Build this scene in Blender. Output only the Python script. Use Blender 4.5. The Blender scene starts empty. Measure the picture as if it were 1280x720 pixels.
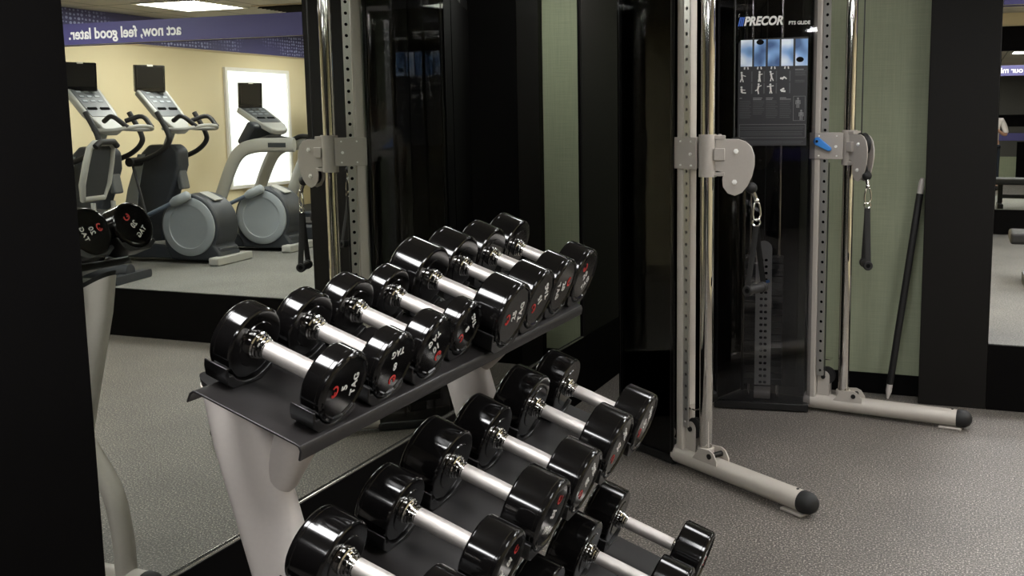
import bpy, bmesh, math, random
from mathutils import Matrix, Vector
random.seed(7)
SC = bpy.context.scene
COL = SC.collection
PI = math.pi
R = math.radians


# ------------------------------------------------------------------ materials
def lin(c):
    def f(v):
        v /= 255.0
        return v / 12.92 if v <= 0.04045 else ((v + 0.055) / 1.055) ** 2.4
    return (f(c[0]), f(c[1]), f(c[2]), 1.0)


def new_mat(name):
    m = bpy.data.materials.new(name)
    m.use_nodes = True
    nt = m.node_tree
    return m, nt, nt.nodes['Principled BSDF']


def mat(name, rgb, rough=0.5, metal=0.0, spec=0.5, var=0.06, scale=40.0, coat=0.0, bump=0.0, bscale=200.0, aniso=None):
    """principled material whose colour and gloss vary a little with object-space noise"""
    m, nt, b = new_mat(name)
    N, L = nt.nodes, nt.links
    tc = N.new('ShaderNodeTexCoord')
    no = N.new('ShaderNodeTexNoise')
    no.inputs['Scale'].default_value = scale
    no.inputs['Detail'].default_value = 4
    L.new(tc.outputs['Object'], no.inputs['Vector'])
    mx = N.new('ShaderNodeMix')
    mx.data_type = 'RGBA'
    c = lin(rgb)
    mx.inputs['A'].default_value = tuple(v * (1 - var) for v in c[:3]) + (1,)
    mx.inputs['B'].default_value = tuple(min(1, v * (1 + var)) for v in c[:3]) + (1,)
    L.new(no.outputs['Fac'], mx.inputs['Factor'])
    L.new(mx.outputs['Result'], b.inputs['Base Color'])
    b.inputs['Roughness'].default_value = rough
    b.inputs['Metallic'].default_value = metal
    b.inputs['Specular IOR Level'].default_value = spec
    if coat:
        b.inputs['Coat Weight'].default_value = coat
        b.inputs['Coat Roughness'].default_value = 0.08
    if bump:
        n2 = N.new('ShaderNodeTexNoise')
        n2.inputs['Scale'].default_value = bscale
        n2.inputs['Detail'].default_value = 3
        L.new(tc.outputs['Object'], n2.inputs['Vector'])
        bp = N.new('ShaderNodeBump')
        bp.inputs['Strength'].default_value = bump
        bp.inputs['Distance'].default_value = 0.002
        L.new(n2.outputs['Fac'], bp.inputs['Height'])
        L.new(bp.outputs['Normal'], b.inputs['Normal'])
    return m


def mat_emit(name, rgb, strength):
    m, nt, b = new_mat(name)
    b.inputs['Base Color'].default_value = lin(rgb)
    b.inputs['Emission Color'].default_value = lin(rgb)
    b.inputs['Emission Strength'].default_value = strength
    return m


def mat_speckle(name, dark, mid, light, scale=260.0, rough=0.85, spec=0.3, p=(0.40, 0.56, 0.66)):
    m, nt, b = new_mat(name)
    N, L = nt.nodes, nt.links
    tc = N.new('ShaderNodeTexCoord')
    no = N.new('ShaderNodeTexNoise')
    no.inputs['Scale'].default_value = scale
    no.inputs['Detail'].default_value = 2.0
    no.inputs['Roughness'].default_value = 0.7
    L.new(tc.outputs['Object'], no.inputs['Vector'])
    cr = N.new('ShaderNodeValToRGB')
    e = cr.color_ramp.elements
    e[0].position = p[0]
    e[0].color = lin(dark)
    e[1].position = p[2]
    e[1].color = lin(light)
    q = e.new(p[1])
    q.color = lin(mid)
    L.new(no.outputs['Fac'], cr.inputs['Fac'])
    n3 = N.new('ShaderNodeTexNoise')
    n3.inputs['Scale'].default_value = 2.2
    n3.inputs['Detail'].default_value = 5
    L.new(tc.outputs['Object'], n3.inputs['Vector'])
    mr = N.new('ShaderNodeMapRange')
    mr.inputs['From Min'].default_value = 0.3
    mr.inputs['From Max'].default_value = 0.7
    mr.inputs['To Min'].default_value = 0.86
    mr.inputs['To Max'].default_value = 1.1
    L.new(n3.outputs['Fac'], mr.inputs['Value'])
    mu = N.new('ShaderNodeMix')
    mu.data_type = 'RGBA'
    mu.blend_type = 'MULTIPLY'
    mu.inputs['Factor'].default_value = 1.0
    L.new(cr.outputs['Color'], mu.inputs['A'])
    L.new(mr.outputs['Result'], mu.inputs['B'])
    L.new(mu.outputs['Result'], b.inputs['Base Color'])
    b.inputs['Roughness'].default_value = rough
    b.inputs['Specular IOR Level'].default_value = spec
    bp = N.new('ShaderNodeBump')
    bp.inputs['Strength'].default_value = 0.5
    bp.inputs['Distance'].default_value = 0.003
    L.new(no.outputs['Fac'], bp.inputs['Height'])
    L.new(bp.outputs['Normal'], b.inputs['Normal'])
    return m


def mat_mirror(name, tint):
    m, nt, b = new_mat(name)
    b.inputs['Base Color'].default_value = lin(tint)
    b.inputs['Metallic'].default_value = 1.0
    b.inputs['Roughness'].default_value = 0.0
    return m


def mat_smoked(name, trans, gloss=0.9):
    """smoked acrylic: dark tinted see-through sheet with a polished surface"""
    m, nt, b = new_mat(name)
    N, L = nt.nodes, nt.links
    out = N['Material Output']
    N.remove(b)
    tr = N.new('ShaderNodeBsdfTransparent')
    tr.inputs['Color'].default_value = (trans, trans, trans * 1.02, 1)
    gl = N.new('ShaderNodeBsdfGlossy')
    gl.inputs['Roughness'].default_value = 0.02
    gl.inputs['Color'].default_value = (gloss, gloss, gloss, 1)
    fr = N.new('ShaderNodeFresnel')
    fr.inputs['IOR'].default_value = 1.49
    mx = N.new('ShaderNodeMixShader')
    L.new(fr.outputs['Fac'], mx.inputs['Fac'])
    L.new(tr.outputs['BSDF'], mx.inputs[1])
    L.new(gl.outputs['BSDF'], mx.inputs[2])
    L.new(mx.outputs['Shader'], out.inputs['Surface'])
    return m


def mat_fabric_wall(name, rgb):
    """wall paper with a fine woven vertical grain"""
    m, nt, b = new_mat(name)
    N, L = nt.nodes, nt.links
    tc = N.new('ShaderNodeTexCoord')
    mp = N.new('ShaderNodeMapping')
    mp.inputs['Scale'].default_value = (160, 160, 5)
    L.new(tc.outputs['Object'], mp.inputs['Vector'])
    no = N.new('ShaderNodeTexNoise')
    no.inputs['Scale'].default_value = 1.0
    no.inputs['Detail'].default_value = 5
    L.new(mp.outputs['Vector'], no.inputs['Vector'])
    mp2 = N.new('ShaderNodeMapping')
    mp2.inputs['Scale'].default_value = (6, 6, 240)
    L.new(tc.outputs['Object'], mp2.inputs['Vector'])
    n2 = N.new('ShaderNodeTexNoise')
    n2.inputs['Scale'].default_value = 1.0
    L.new(mp2.outputs['Vector'], n2.inputs['Vector'])
    ad = N.new('ShaderNodeMath')
    ad.operation = 'ADD'
    L.new(no.outputs['Fac'], ad.inputs[0])
    L.new(n2.outputs['Fac'], ad.inputs[1])
    mr = N.new('ShaderNodeMapRange')
    mr.inputs['From Min'].default_value = 0.6
    mr.inputs['From Max'].default_value = 1.4
    L.new(ad.outputs['Value'], mr.inputs['Value'])
    mx = N.new('ShaderNodeMix')
    mx.data_type = 'RGBA'
    c = lin(rgb)
    mx.inputs['A'].default_value = tuple(v * 0.85 for v in c[:3]) + (1,)
    mx.inputs['B'].default_value = tuple(v * 1.12 for v in c[:3]) + (1,)
    L.new(mr.outputs['Result'], mx.inputs['Factor'])
    L.new(mx.outputs['Result'], b.inputs['Base Color'])
    b.inputs['Roughness'].default_value = 0.75
    b.inputs['Specular IOR Level'].default_value = 0.25
    return m


def mat_dots(name, base, dot):
    """printed band: rows of pale dots that thin out along it"""
    m, nt, b = new_mat(name)
    N, L = nt.nodes, nt.links
    tc = N.new('ShaderNodeTexCoord')
    mp = N.new('ShaderNodeMapping')
    mp.inputs['Scale'].default_value = (1, 1, 1.15)
    L.new(tc.outputs['Object'], mp.inputs['Vector'])
    vo = N.new('ShaderNodeTexVoronoi')
    vo.inputs['Scale'].default_value = 24.0
    vo.inputs['Randomness'].default_value = 0.28
    L.new(mp.outputs['Vector'], vo.inputs['Vector'])
    lt = N.new('ShaderNodeMath')
    lt.operation = 'LESS_THAN'
    lt.inputs[1].default_value = 0.36
    L.new(vo.outputs['Distance'], lt.inputs[0])
    no = N.new('ShaderNodeTexNoise')
    no.inputs['Scale'].default_value = 1.7
    no.inputs['Detail'].default_value = 1
    L.new(tc.outputs['Object'], no.inputs['Vector'])
    mr = N.new('ShaderNodeMapRange')
    mr.inputs['From Min'].default_value = 0.42
    mr.inputs['From Max'].default_value = 0.6
    L.new(no.outputs['Fac'], mr.inputs['Value'])
    mu = N.new('ShaderNodeMath')
    mu.operation = 'MULTIPLY'
    L.new(lt.outputs['Value'], mu.inputs[0])
    L.new(mr.outputs['Result'], mu.inputs[1])
    mx = N.new('ShaderNodeMix')
    mx.data_type = 'RGBA'
    mx.inputs['A'].default_value = lin(base)
    mx.inputs['B'].default_value = lin(dot)
    L.new(mu.outputs['Value'], mx.inputs['Factor'])
    L.new(mx.outputs['Result'], b.inputs['Base Color'])
    b.inputs['Roughness'].default_value = 0.6
    return m


def mat_tiles(name, rgb, gap):
    m, nt, b = new_mat(name)
    N, L = nt.nodes, nt.links
    tc = N.new('ShaderNodeTexCoord')
    br = N.new('ShaderNodeTexBrick')
    br.offset = 0.0
    br.inputs['Color1'].default_value = lin(rgb)
    br.inputs['Color2'].default_value = lin(rgb)
    br.inputs['Mortar'].default_value = lin(gap)
    br.inputs['Scale'].default_value = 1.0
    br.inputs['Mortar Size'].default_value = 0.012
    br.inputs['Brick Width'].default_value = 0.61
    br.inputs['Row Height'].default_value = 0.61
    L.new(tc.outputs['Object'], br.inputs['Vector'])
    L.new(br.outputs['Color'], b.inputs['Base Color'])
    b.inputs['Roughness'].default_value = 0.9
    return m


def mat_photo(name, seed):
    """printed bluish photograph of bare shoulders: soft pale shapes on blue"""
    m, nt, b = new_mat(name)
    N, L = nt.nodes, nt.links
    tc = N.new('ShaderNodeTexCoord')
    mp = N.new('ShaderNodeMapping')
    mp.inputs['Location'].default_value = (seed * 3.7, seed * 1.3, seed * 0.77)
    L.new(tc.outputs['Object'], mp.inputs['Vector'])
    no = N.new('ShaderNodeTexNoise')
    no.inputs['Scale'].default_value = 13.0
    no.inputs['Detail'].default_value = 0.5
    L.new(mp.outputs['Vector'], no.inputs['Vector'])
    cr = N.new('ShaderNodeValToRGB')
    e = cr.color_ramp.elements
    e[0].position = 0.30
    e[0].color = lin((60, 90, 135))
    e[1].position = 0.68
    e[1].color = lin((225, 235, 245))
    q = e.new(0.47)
    q.color = lin((120, 160, 210))
    L.new(no.outputs['Fac'], cr.inputs['Fac'])
    L.new(cr.outputs['Color'], b.inputs['Base Color'])
    b.inputs['Roughness'].default_value = 0.3
    return m


M = {
    'laminate': mat('black_laminate', (17, 15, 13), 0.6, spec=0.16, var=0.1, scale=8),
    'panel_dark': mat('black_panel', (7, 6, 6), 0.8, spec=0.06, var=0.1, scale=8),
    'floor': mat_speckle('speckled_rubber_floor', (56, 52, 48), (95, 89, 83), (198, 190, 178), 140, rough=0.55, spec=0.6, p=(0.38, 0.55, 0.72)),
    'platform': mat_speckle('grey_platform_carpet', (82, 82, 79), (104, 103, 99), (132, 130, 125), 125, p=(0.36, 0.52, 0.7)),
    'green': mat_fabric_wall('sage_green_wallcovering', (136, 141, 118)),
    'beige': mat('beige_paint', (214, 201, 166), 0.8, spec=0.2, var=0.02, scale=3),
    'rear_paint': mat('grey_paint', (74, 72, 68), 0.8, spec=0.2, var=0.03, scale=3),
    'ceiling': mat_tiles('ceiling_tiles', (176, 172, 162), (120, 118, 112)),
    'mirror': mat_mirror('mirror_silver', (214, 217, 209)),
    'bevel': mat('mirror_bevel_strip', (190, 188, 180), 0.18, 0.9, var=0.03),
    'urethane': mat('black_urethane', (12, 11, 11), 0.12, spec=0.42, var=0.12, scale=60, coat=0.08),
    'urethane_face': mat('black_urethane_face', (17, 16, 16), 0.34, spec=0.4, var=0.15, scale=60),
    'grip_steel': mat('brushed_steel_grip', (208, 202, 197), 0.5, 0.85, var=0.04, scale=300, bump=0.25, bscale=900),
    'chrome': mat('chrome', (222, 220, 216), 0.07, 1.0, var=0.02),
    'white_print': mat('white_print', (205, 203, 198), 0.5, var=0.03),
    'banner_white': mat('banner_white', (250, 250, 250), 0.5, var=0.01),
    'red_print': mat('red_print', (196, 48, 44), 0.45, var=0.05),
    'tray': mat('black_powder_coat', (34, 32, 32), 0.36, spec=0.4, var=0.12, scale=90, bump=0.12, bscale=700),
    'saddle': mat('black_plastic_saddle', (20, 19, 19), 0.33, spec=0.45, var=0.1),
    'silver': mat('silver_powder_coat', (196, 189, 183), 0.42, 0.1, var=0.04, scale=120, bump=0.08, bscale=900),
    'silver_m': mat('machine_silver_paint', (176, 169, 160), 0.38, 0.12, var=0.04, scale=120),
    'plate': mat('grey_plate_paint', (162, 155, 147), 0.45, 0.1, var=0.04, scale=120),
    'black_metal': mat('black_frame_paint', (16, 15, 15), 0.4, spec=0.4, var=0.1),
    'rubber': mat('black_rubber', (26, 25, 25), 0.6, spec=0.35, var=0.15, scale=120),
    'acrylic': mat_smoked('smoked_acrylic', 0.72, 0.75),
    'acrylic_dark': mat_smoked('dark_smoked_acrylic', 0.40, 0.55),
    'bolt': mat('bright_bolt_steel', (235, 233, 228), 0.45, 0.3, var=0.02),
    'zinc': mat('zinc_plated_steel', (205, 203, 198), 0.3, 0.85, var=0.03),
    'stack': mat('black_weight_plate', (20, 20, 20), 0.5, var=0.1),
    'stack_strip': mat('grey_stack_strip', (196, 194, 188), 0.45, 0.2, var=0.03),
    'hole': mat('dark_hole', (8, 8, 8), 0.9, spec=0.1, var=0.1),
    'blue': mat('blue_plastic', (62, 130, 205), 0.35, var=0.05),
    'blue_print': mat('blue_print', (52, 92, 178), 0.5, var=0.05),
    'poster': mat('dark_poster_film', (34, 34, 36), 0.35, var=0.06),
    'poster_grey': mat('grey_print', (112, 112, 112), 0.5, var=0.05),
    'poster_dim': mat('dim_grey_print', (70, 70, 72), 0.5, var=0.05),
    'webbing': mat('black_webbing', (34, 33, 32), 0.75, spec=0.25, var=0.2, scale=200, bump=0.4, bscale=700),
    'cable': mat('black_cable', (22, 22, 22), 0.45, var=0.05),
    'purple': mat('purple_banner', (72, 68, 124), 0.55, var=0.03),
    'dots': mat_dots('purple_dotted_band', (70, 68, 112), (152, 160, 206)),
    'trim': mat('pale_trim', (176, 160, 130), 0.6, var=0.04),
    'cardio_grey': mat('cardio_mid_grey', (132, 138, 142), 0.45, spec=0.4, var=0.04),
    'cardio_light': mat('cardio_light_grey', (146, 146, 141), 0.45, spec=0.4, var=0.04),
    'cardio_dark': mat('cardio_charcoal', (42, 45, 50), 0.45, spec=0.4, var=0.08),
    'cardio_blue': mat('cardio_blue_grey', (92, 102, 116), 0.45, spec=0.4, var=0.05),
    'cardio_key': mat('cardio_key_panel', (72, 75, 78), 0.4, var=0.05),
    'screen': mat('black_screen', (14, 14, 15), 0.22, var=0.05),
    'mesh': mat('black_mesh_fabric', (34, 36, 38), 0.8, var=0.35, scale=240, bump=0.6, bscale=500),
    'diffuser': mat_emit('light_diffuser', (250, 250, 250), 32.0),
    'diffuser_dim': mat_emit('light_diffuser_main', (250, 250, 250), 36.0),
    'diffuser_low': mat_emit('light_diffuser_low', (250, 250, 250), 26.0),
    'diffuser_strong': mat_emit('light_diffuser_strong', (250, 250, 250), 52.0),
    'diffuser_faint': mat_emit('light_diffuser_faint', (250, 250, 250), 15.0),
    'blind': mat_emit('daylit_blind', (247, 250, 252), 1.35),
    'white_paint': mat('white_paint', (225, 222, 214), 0.5, var=0.02),
    'skin': mat('skin', (206, 160, 138), 0.55, var=0.05, scale=30),
    'shirt': mat('white_shirt', (226, 218, 214), 0.85, spec=0.2, var=0.04, scale=60, bump=0.2, bscale=400),
    'trousers': mat('dark_trousers', (48, 52, 62), 0.85, spec=0.2, var=0.08),
    'hair': mat('brown_hair', (58, 42, 30), 0.6, var=0.3, scale=160),
    'eye': mat('eye_white', (230, 228, 224), 0.3, var=0.02),
    'lips': mat('lips', (170, 104, 96), 0.5, var=0.03),
}


# ------------------------------------------------------------------ geometry helpers
class MB:
    """collects shapes into one mesh"""
    def __init__(s):
        s.bm = bmesh.new()

    def box(s, c, size, mtx=None):
        x, y, z = (v / 2 for v in size)
        vs = [Vector((sx * x, sy * y, sz * z)) for sx in (-1, 1) for sy in (-1, 1) for sz in (-1, 1)]
        vs = [(mtx @ v if mtx else v) + Vector(c) for v in vs]
        b = [s.bm.verts.new(v) for v in vs]
        for f in ((0, 1, 3, 2), (4, 6, 7, 5), (0, 4, 5, 1), (2, 3, 7, 6), (0, 2, 6, 4), (1, 5, 7, 3)):
            s.bm.faces.new([b[i] for i in f])
        return s

    def boxr(s, x0, x1, y0, y1, z0, z1):
        return s.box(((x0 + x1) / 2, (y0 + y1) / 2, (z0 + z1) / 2), (x1 - x0, y1 - y0, z1 - z0))

    def rings(s, rings, cap0=True, cap1=True, closed=False):
        rv = [[s.bm.verts.new(p) for p in r] for r in rings]
        n = len(rv[0])
        m = len(rv)
        for i in range(m if closed else m - 1):
            a, b = rv[i], rv[(i + 1) % m]
            for k in range(n):
                s.bm.faces.new((a[k], a[(k + 1) % n], b[(k + 1) % n], b[k]))
        if not closed:
            if cap0:
                s.bm.faces.new(rv[0][::-1])
            if cap1:
                s.bm.faces.new(rv[-1])
        return s

    def tube(s, pts, r, seg=16, closed=False, flat=None, up=None):
        """round (or flat=(a,b) elliptical) tube through pts; r may be a list"""
        pts = [Vector(p) for p in pts]
        n = len(pts)
        rs = r if isinstance(r, (list, tuple)) else [r] * n
        rings = []
        prev = None
        for i, p in enumerate(pts):
            if closed:
                t = (pts[(i + 1) % n] - pts[i - 1]).normalized()
            elif i == 0:
                t = (pts[1] - p).normalized()
            elif i == n - 1:
                t = (p - pts[i - 1]).normalized()
            else:
                t = ((pts[i + 1] - p).normalized() + (p - pts[i - 1]).normalized()).normalized()
            if prev is None:
                ref = Vector(up) if up else (Vector((0, 0, 1)) if abs(t.z) < 0.9 else Vector((1, 0, 0)))
                nx = t.cross(ref).normalized()
            else:
                nx = (prev - t * prev.dot(t)).normalized()
            ny = t.cross(nx).normalized()
            prev = nx
            fa, fb = flat if flat else (1, 1)
            rings.append([p + nx * (math.cos(2 * PI * k / seg) * rs[i] * fa) + ny * (math.sin(2 * PI * k / seg) * rs[i] * fb) for k in range(seg)])
        return s.rings(rings, closed=closed)

    def lathe(s, prof, mtx=None, seg=32, cap=True):
        """prof: (radius, height) pairs around local z"""
        mtx = mtx or Matrix.Identity(4)
        rings = [[mtx @ Vector((r * math.cos(2 * PI * k / seg), r * math.sin(2 * PI * k / seg), h)) for k in range(seg)] for r, h in prof]
        return s.rings(rings, cap0=cap, cap1=cap)

    def prism(s, poly, o, ax, ay, depth, centred=True):
        """polygon (u,v) in the plane o + u*ax + v*ay pushed along ax x ay by depth"""
        o, ax, ay = Vector(o), Vector(ax), Vector(ay)
        n = ax.cross(ay).normalized()
        d0 = -depth / 2 if centred else 0.0
        a = [o + ax * u + ay * v + n * d0 for u, v in poly]
        b = [p + n * depth for p in a]
        return s.rings([a, b])

    def sphere(s, c, r, sx=1, sy=1, sz=1, seg=20, mtx=None):
        prof = []
        rings = []
        n = seg // 2
        for i in range(1, n):
            th = PI * i / n
            rings.append([(math.sin(th) * math.cos(2 * PI * k / seg) * r * sx, math.sin(th) * math.sin(2 * PI * k / seg) * r * sy, -math.cos(th) * r * sz) for k in range(seg)])
        c = Vector(c)
        rings = [[(mtx @ Vector(p) if mtx else Vector(p)) + c for p in q] for q in rings]
        return s.rings(rings)

    def build(s, name, m, parent=None, smooth=40, bevel=0.0, bseg=2):
        bmesh.ops.recalc_face_normals(s.bm, faces=s.bm.faces[:])
        me = bpy.data.meshes.new(name)
        s.bm.to_mesh(me)
        s.bm.free()
        return link(name, me, m, parent, smooth, bevel, bseg)


def link(name, me, m, parent=None, smooth=40, bevel=0.0, bseg=2):
    if m:
        me.materials.append(m)
    if smooth:
        for p in me.polygons:
            p.use_smooth = True
        me.set_sharp_from_angle(angle=R(smooth))
    o = bpy.data.objects.new(name, me)
    COL.objects.link(o)
    if parent:
        o.parent = parent
    if bevel:
        b = o.modifiers.new('edge', 'BEVEL')
        b.width = bevel
        b.segments = bseg
        b.limit_method = 'ANGLE'
        b.angle_limit = R(38)
    return o


def tag(o, label, cat, group=None):
    o['label'] = label
    o['category'] = cat
    if group:
        o['group'] = group
    return o


def struct(o):
    o['kind'] = 'structure'
    return o


def empty(name, loc, mtx=None):
    o = bpy.data.objects.new(name, None)
    o.empty_display_size = 0.1
    COL.objects.link(o)
    if mtx is not None:
        o.matrix_world = Matrix.Translation(Vector(loc)) @ mtx.to_4x4()
    else:
        o.location = loc
    return o


def copy_tree(o, parent=None):
    c = o.copy()
    COL.objects.link(c)
    if parent:
        c.parent = parent
        c.matrix_parent_inverse = o.matrix_parent_inverse
    for ch in list(o.children):
        copy_tree(ch, c)
    return c


def frame3(ax, ay, az):
    return Matrix((ax, ay, az)).transposed()


def arc(c, r, a0, a1, n):
    return [(c[0] + r * math.cos(R(a0 + (a1 - a0) * i / n)), c[1] + r * math.sin(R(a0 + (a1 - a0) * i / n))) for i in range(n + 1)]


def rrect(w, h, r, n=5):
    p = []
    for cx, cy, a in ((w / 2 - r, h / 2 - r, 0), (-w / 2 + r, h / 2 - r, 90), (-w / 2 + r, -h / 2 + r, 180), (w / 2 - r, -h / 2 + r, 270)):
        p += arc((cx, cy), r, a, a + 90, n)
    return p


def spline(pts, n=8):
    """Catmull-Rom through pts"""
    P = [Vector(p) for p in pts]
    P = [P[0] * 2 - P[1]] + P + [P[-1] * 2 - P[-2]]
    out = []
    for i in range(1, len(P) - 2):
        a, b, c, d = P[i - 1:i + 3]
        for k in range(n):
            t = k / n
            out.append(0.5 * ((2 * b) + (c - a) * t + (2 * a - 5 * b + 4 * c - d) * t * t + (3 * b - a - 3 * c + d) * t ** 3))
    out.append(P[-2])
    return out


def text_mesh(txt, size, depth=0.001, bold=0.0, shear=0.0, spacing=1.0, align='CENTER'):
    cu = bpy.data.curves.new('lettering', 'FONT')
    cu.body = txt
    cu.size = size
    cu.extrude = depth / 2
    cu.offset = bold
    cu.shear = shear
    cu.space_character = spacing
    cu.align_x = align
    cu.align_y = 'CENTER'
    cu.resolution_u = 4
    tmp = bpy.data.objects.new('lettering', cu)
    COL.objects.link(tmp)
    dg = bpy.context.evaluated_depsgraph_get()
    me = bpy.data.meshes.new_from_object(tmp.evaluated_get(dg))
    bpy.data.objects.remove(tmp)
    bpy.data.curves.remove(cu)
    me.materials.clear()
    return me


def bake(me, mtx):
    me = me.copy()
    me.transform(mtx)
    return me


def join_meshes(lst):
    bm = bmesh.new()
    for me in lst:
        bm.from_mesh(me)
    out = bpy.data.meshes.new('lettering')
    bm.to_mesh(out)
    bm.free()
    return out


def place(ax, ay, o):
    """matrix that maps text (x right, y up) onto axes ax, ay at o"""
    ax, ay = Vector(ax).normalized(), Vector(ay).normalized()
    return Matrix.Translation(Vector(o)) @ frame3(ax, ay, ax.cross(ay)).to_4x4()


# ------------------------------------------------------------------ the room
XL, YF, YG = -1.927, 5.53, 5.68          # mirror wall, front of the far piers, green wall
XR, YB, YR = 3.40, 10.757, -3.6          # right wall, back wall of the raised area, wall behind
ZC, ZP = 2.52, 0.351                     # ceiling, raised floor
PX0, PX1 = -0.178, 0.163                 # black pier beside the raised area
MY0, MY1, MZ0 = 1.755, 5.03, 0.362       # mirror pane on the left wall


def bx(name, m, *r, bevel=0.0, parent=None):
    return MB().boxr(*r).build(name, m, parent, smooth=0, bevel=bevel)


struct(bx('floor', M['floor'], XL - 0.2, XR + 0.2, YR - 0.2, YF + 0.6, -0.12, 0))
struct(bx('ceiling', M['ceiling'], XL - 0.2, XR + 0.2, YR - 0.2, YB + 0.2, ZC, ZC + 0.1))
struct(bx('wall_left', M['rear_paint'], XL - 0.2, XL - 0.03, YR - 0.2, YG, 0, ZC))
struct(bx('wall_far', M['green'], XL - 0.2, PX0, YG, YG + 0.12, 0, ZC))
struct(bx('wall_right', M['beige'], XR, XR + 0.12, YR - 0.2, YB + 0.2, 0, ZC))
struct(bx('wall_rear', M['rear_paint'], XL - 0.2, XR + 0.2, YR - 0.2, YR, 0, ZC))
struct(bx('wall_back', M['beige'], PX0, XR + 0.1, YB, YB + 0.12, 0, ZC))
struct(bx('wall_partition', M['beige'], PX0, 0.03, YG + 0.22, YB + 0.1, 0, ZC))
struct(bx('trim_pier', M['laminate'], PX0, PX1, YF, YG + 0.22, 0, ZC, bevel=0.004))
struct(bx('platform', M['platform'], PX1 + 0.001, XR - 0.001, YF + 0.02, YB - 0.001, 0.001, ZP))
struct(bx('trim_riser', M['panel_dark'], PX1 + 0.001, XR - 0.001, YF, YF + 0.019, 0.001, ZP - 0.002))
struct(bx('baseboard_far', M['panel_dark'], -0.85, PX0 - 0.001, YG - 0.014, YG - 0.001, 0.001, 0.115))
struct(bx('baseboard_corner', M['panel_dark'], XL + 0.03, -1.45, YG - 0.014, YG - 0.001, 0.001, 0.115))
struct(bx('trim_far', M['laminate'], -1.445, -1.30, YG - 0.06, YG - 0.001, 0.001, ZC - 0.001, bevel=0.003))
struct(bx('trim_far_panel', M['panel_dark'], -1.299, -0.851, YG - 0.03, YG - 0.001, 0.001, ZC - 0.001))
struct(bx('trim_rear_upper', M['panel_dark'], XL, XR, YR + 0.001, YR + 0.02, 1.25, 1.52))
struct(bx('trim_rear_band', M['purple'], XL, XR, YR + 0.001, YR + 0.02, 0.93, 1.10))
struct(bx('trim_rear_panel', M['green'], 0.70, 1.16, YR + 0.001, YR + 0.02, 0.001, 0.56))
struct(bx('trim_rear_lower', M['panel_dark'], 1.161, XR, YR + 0.001, YR + 0.03, 0.001, 0.90))
# left wall: mirror with its wide black surround
struct(bx('trim_mirror_near', M['panel_dark'], XL - 0.03, XL + 0.012, YR, MY0, 0.001, ZC - 0.001, bevel=0.003))
struct(bx('trim_mirror_far', M['laminate'], XL - 0.03, XL + 0.012, MY1 + 0.012, YG - 0.002, MZ0 - 0.009, ZC - 0.001, bevel=0.002))
struct(bx('trim_mirror_base', M['panel_dark'], XL - 0.03, XL + 0.012, MY0 + 0.001, YG - 0.016, 0.001, MZ0 - 0.012, bevel=0.002))
mir = bx('mirror', M['mirror'], XL - 0.012, XL, MY0 + 0.001, MY1, MZ0, 2.46)
tag(mir, 'tall wall mirror in a black surround behind the dumbbell rack', 'mirror')
b = MB()
b.boxr(XL - 0.004, XL + 0.009, MY0 + 0.002, MY1 + 0.008, MZ0 - 0.0115, MZ0 - 0.004)
b.build('bottom_channel', M['bevel'], mir, smooth=0, bevel=0.001)
b = MB()
b.boxr(XL - 0.004, XL + 0.004, MY1 + 0.001, MY1 + 0.011, MZ0 - 0.003, 2.46)
b.build('edge_strip', M['panel_dark'], mir, smooth=0)

# back wall of the raised area: a second mirror in a black frame
root = empty('mirror', (0.2, YB, 0.36))
tag(root, 'framed mirror on the back wall beyond the raised platform', 'mirror')
L0 = Vector((0.2, YB, 0.36))


def rel(o, b, *r):
    return b.boxr(r[0] - o.x, r[1] - o.x, r[2] - o.y, r[3] - o.y, r[4] - o.z, r[5] - o.z)


rel(L0, MB(), 0.32, 2.7, YB - 0.02, YB - 0.008, 0.60, 2.153).build('mirror_glass', M['mirror'], root, smooth=0)
b = MB()
for r in ((0.06, 2.9, YB - 0.04, YB - 0.002, 0.356, 0.60), (0.06, 2.9, YB - 0.04, YB - 0.002, 2.153, 2.39),
          (0.06, 0.32, YB - 0.04, YB - 0.002, 0.6005, 2.1525), (2.7, 2.9, YB - 0.04, YB - 0.002, 0.6005, 2.1525)):
    rel(L0, b, *r)
b.build('mirror_frame', M['panel_dark'], root, smooth=0)
# purple printed band under the ceiling on the right wall
struct(bx('trim_band', M['dots'], XR - 0.012, XR - 0.001, YF + 0.3, YB - 0.01, 2.262, ZC - 0.001))
struct(bx('trim_band_rail', M['trim'], XR - 0.016, XR - 0.001, YF + 0.3, YB - 0.01, 2.247, 2.261))
# beam across the opening with the slogan on both faces
struct(bx('trim_beam', M['white_paint'], PX1 + 0.001, XR - 0.017, YF + 0.012, YF + 0.108, 2.095, 2.237))
bo = bx('banner', M['purple'], PX1 + 0.002, XR - 0.02, YF + 0.001, YF + 0.012, 2.09, 2.236)
tag(bo, 'purple slogan banner along the front of the beam over the platform', 'banner')
tm = text_mesh('act now, feel good later.', 0.106, 0.003, bold=0.0022)
xs = [v.co.x for v in tm.vertices]
tm.transform(Matrix.Scale(1.0 / (max(xs) - min(xs)), 4, (1, 0, 0)))
tm.transform(place((1, 0, 0), (0, 0, 1), (1.64, YF, 2.160)))
o = link('lettering', tm, M['banner_white'], bo, 0)
bo2 = bx('banner', M['purple'], PX1 + 0.002, XR - 0.02, YF + 0.108, YF + 0.119, 2.09, 2.236)
tag(bo2, 'purple banner on the beam face turned to the back mirror', 'banner')
tm = text_mesh('our mi', 0.11, 0.003, bold=0.0022)
tm.transform(place((-1, 0, 0), (0, 0, 1), (0.62, YF + 0.12, 2.163)))
link('lettering', tm, M['banner_white'], bo2, 0)

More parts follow.
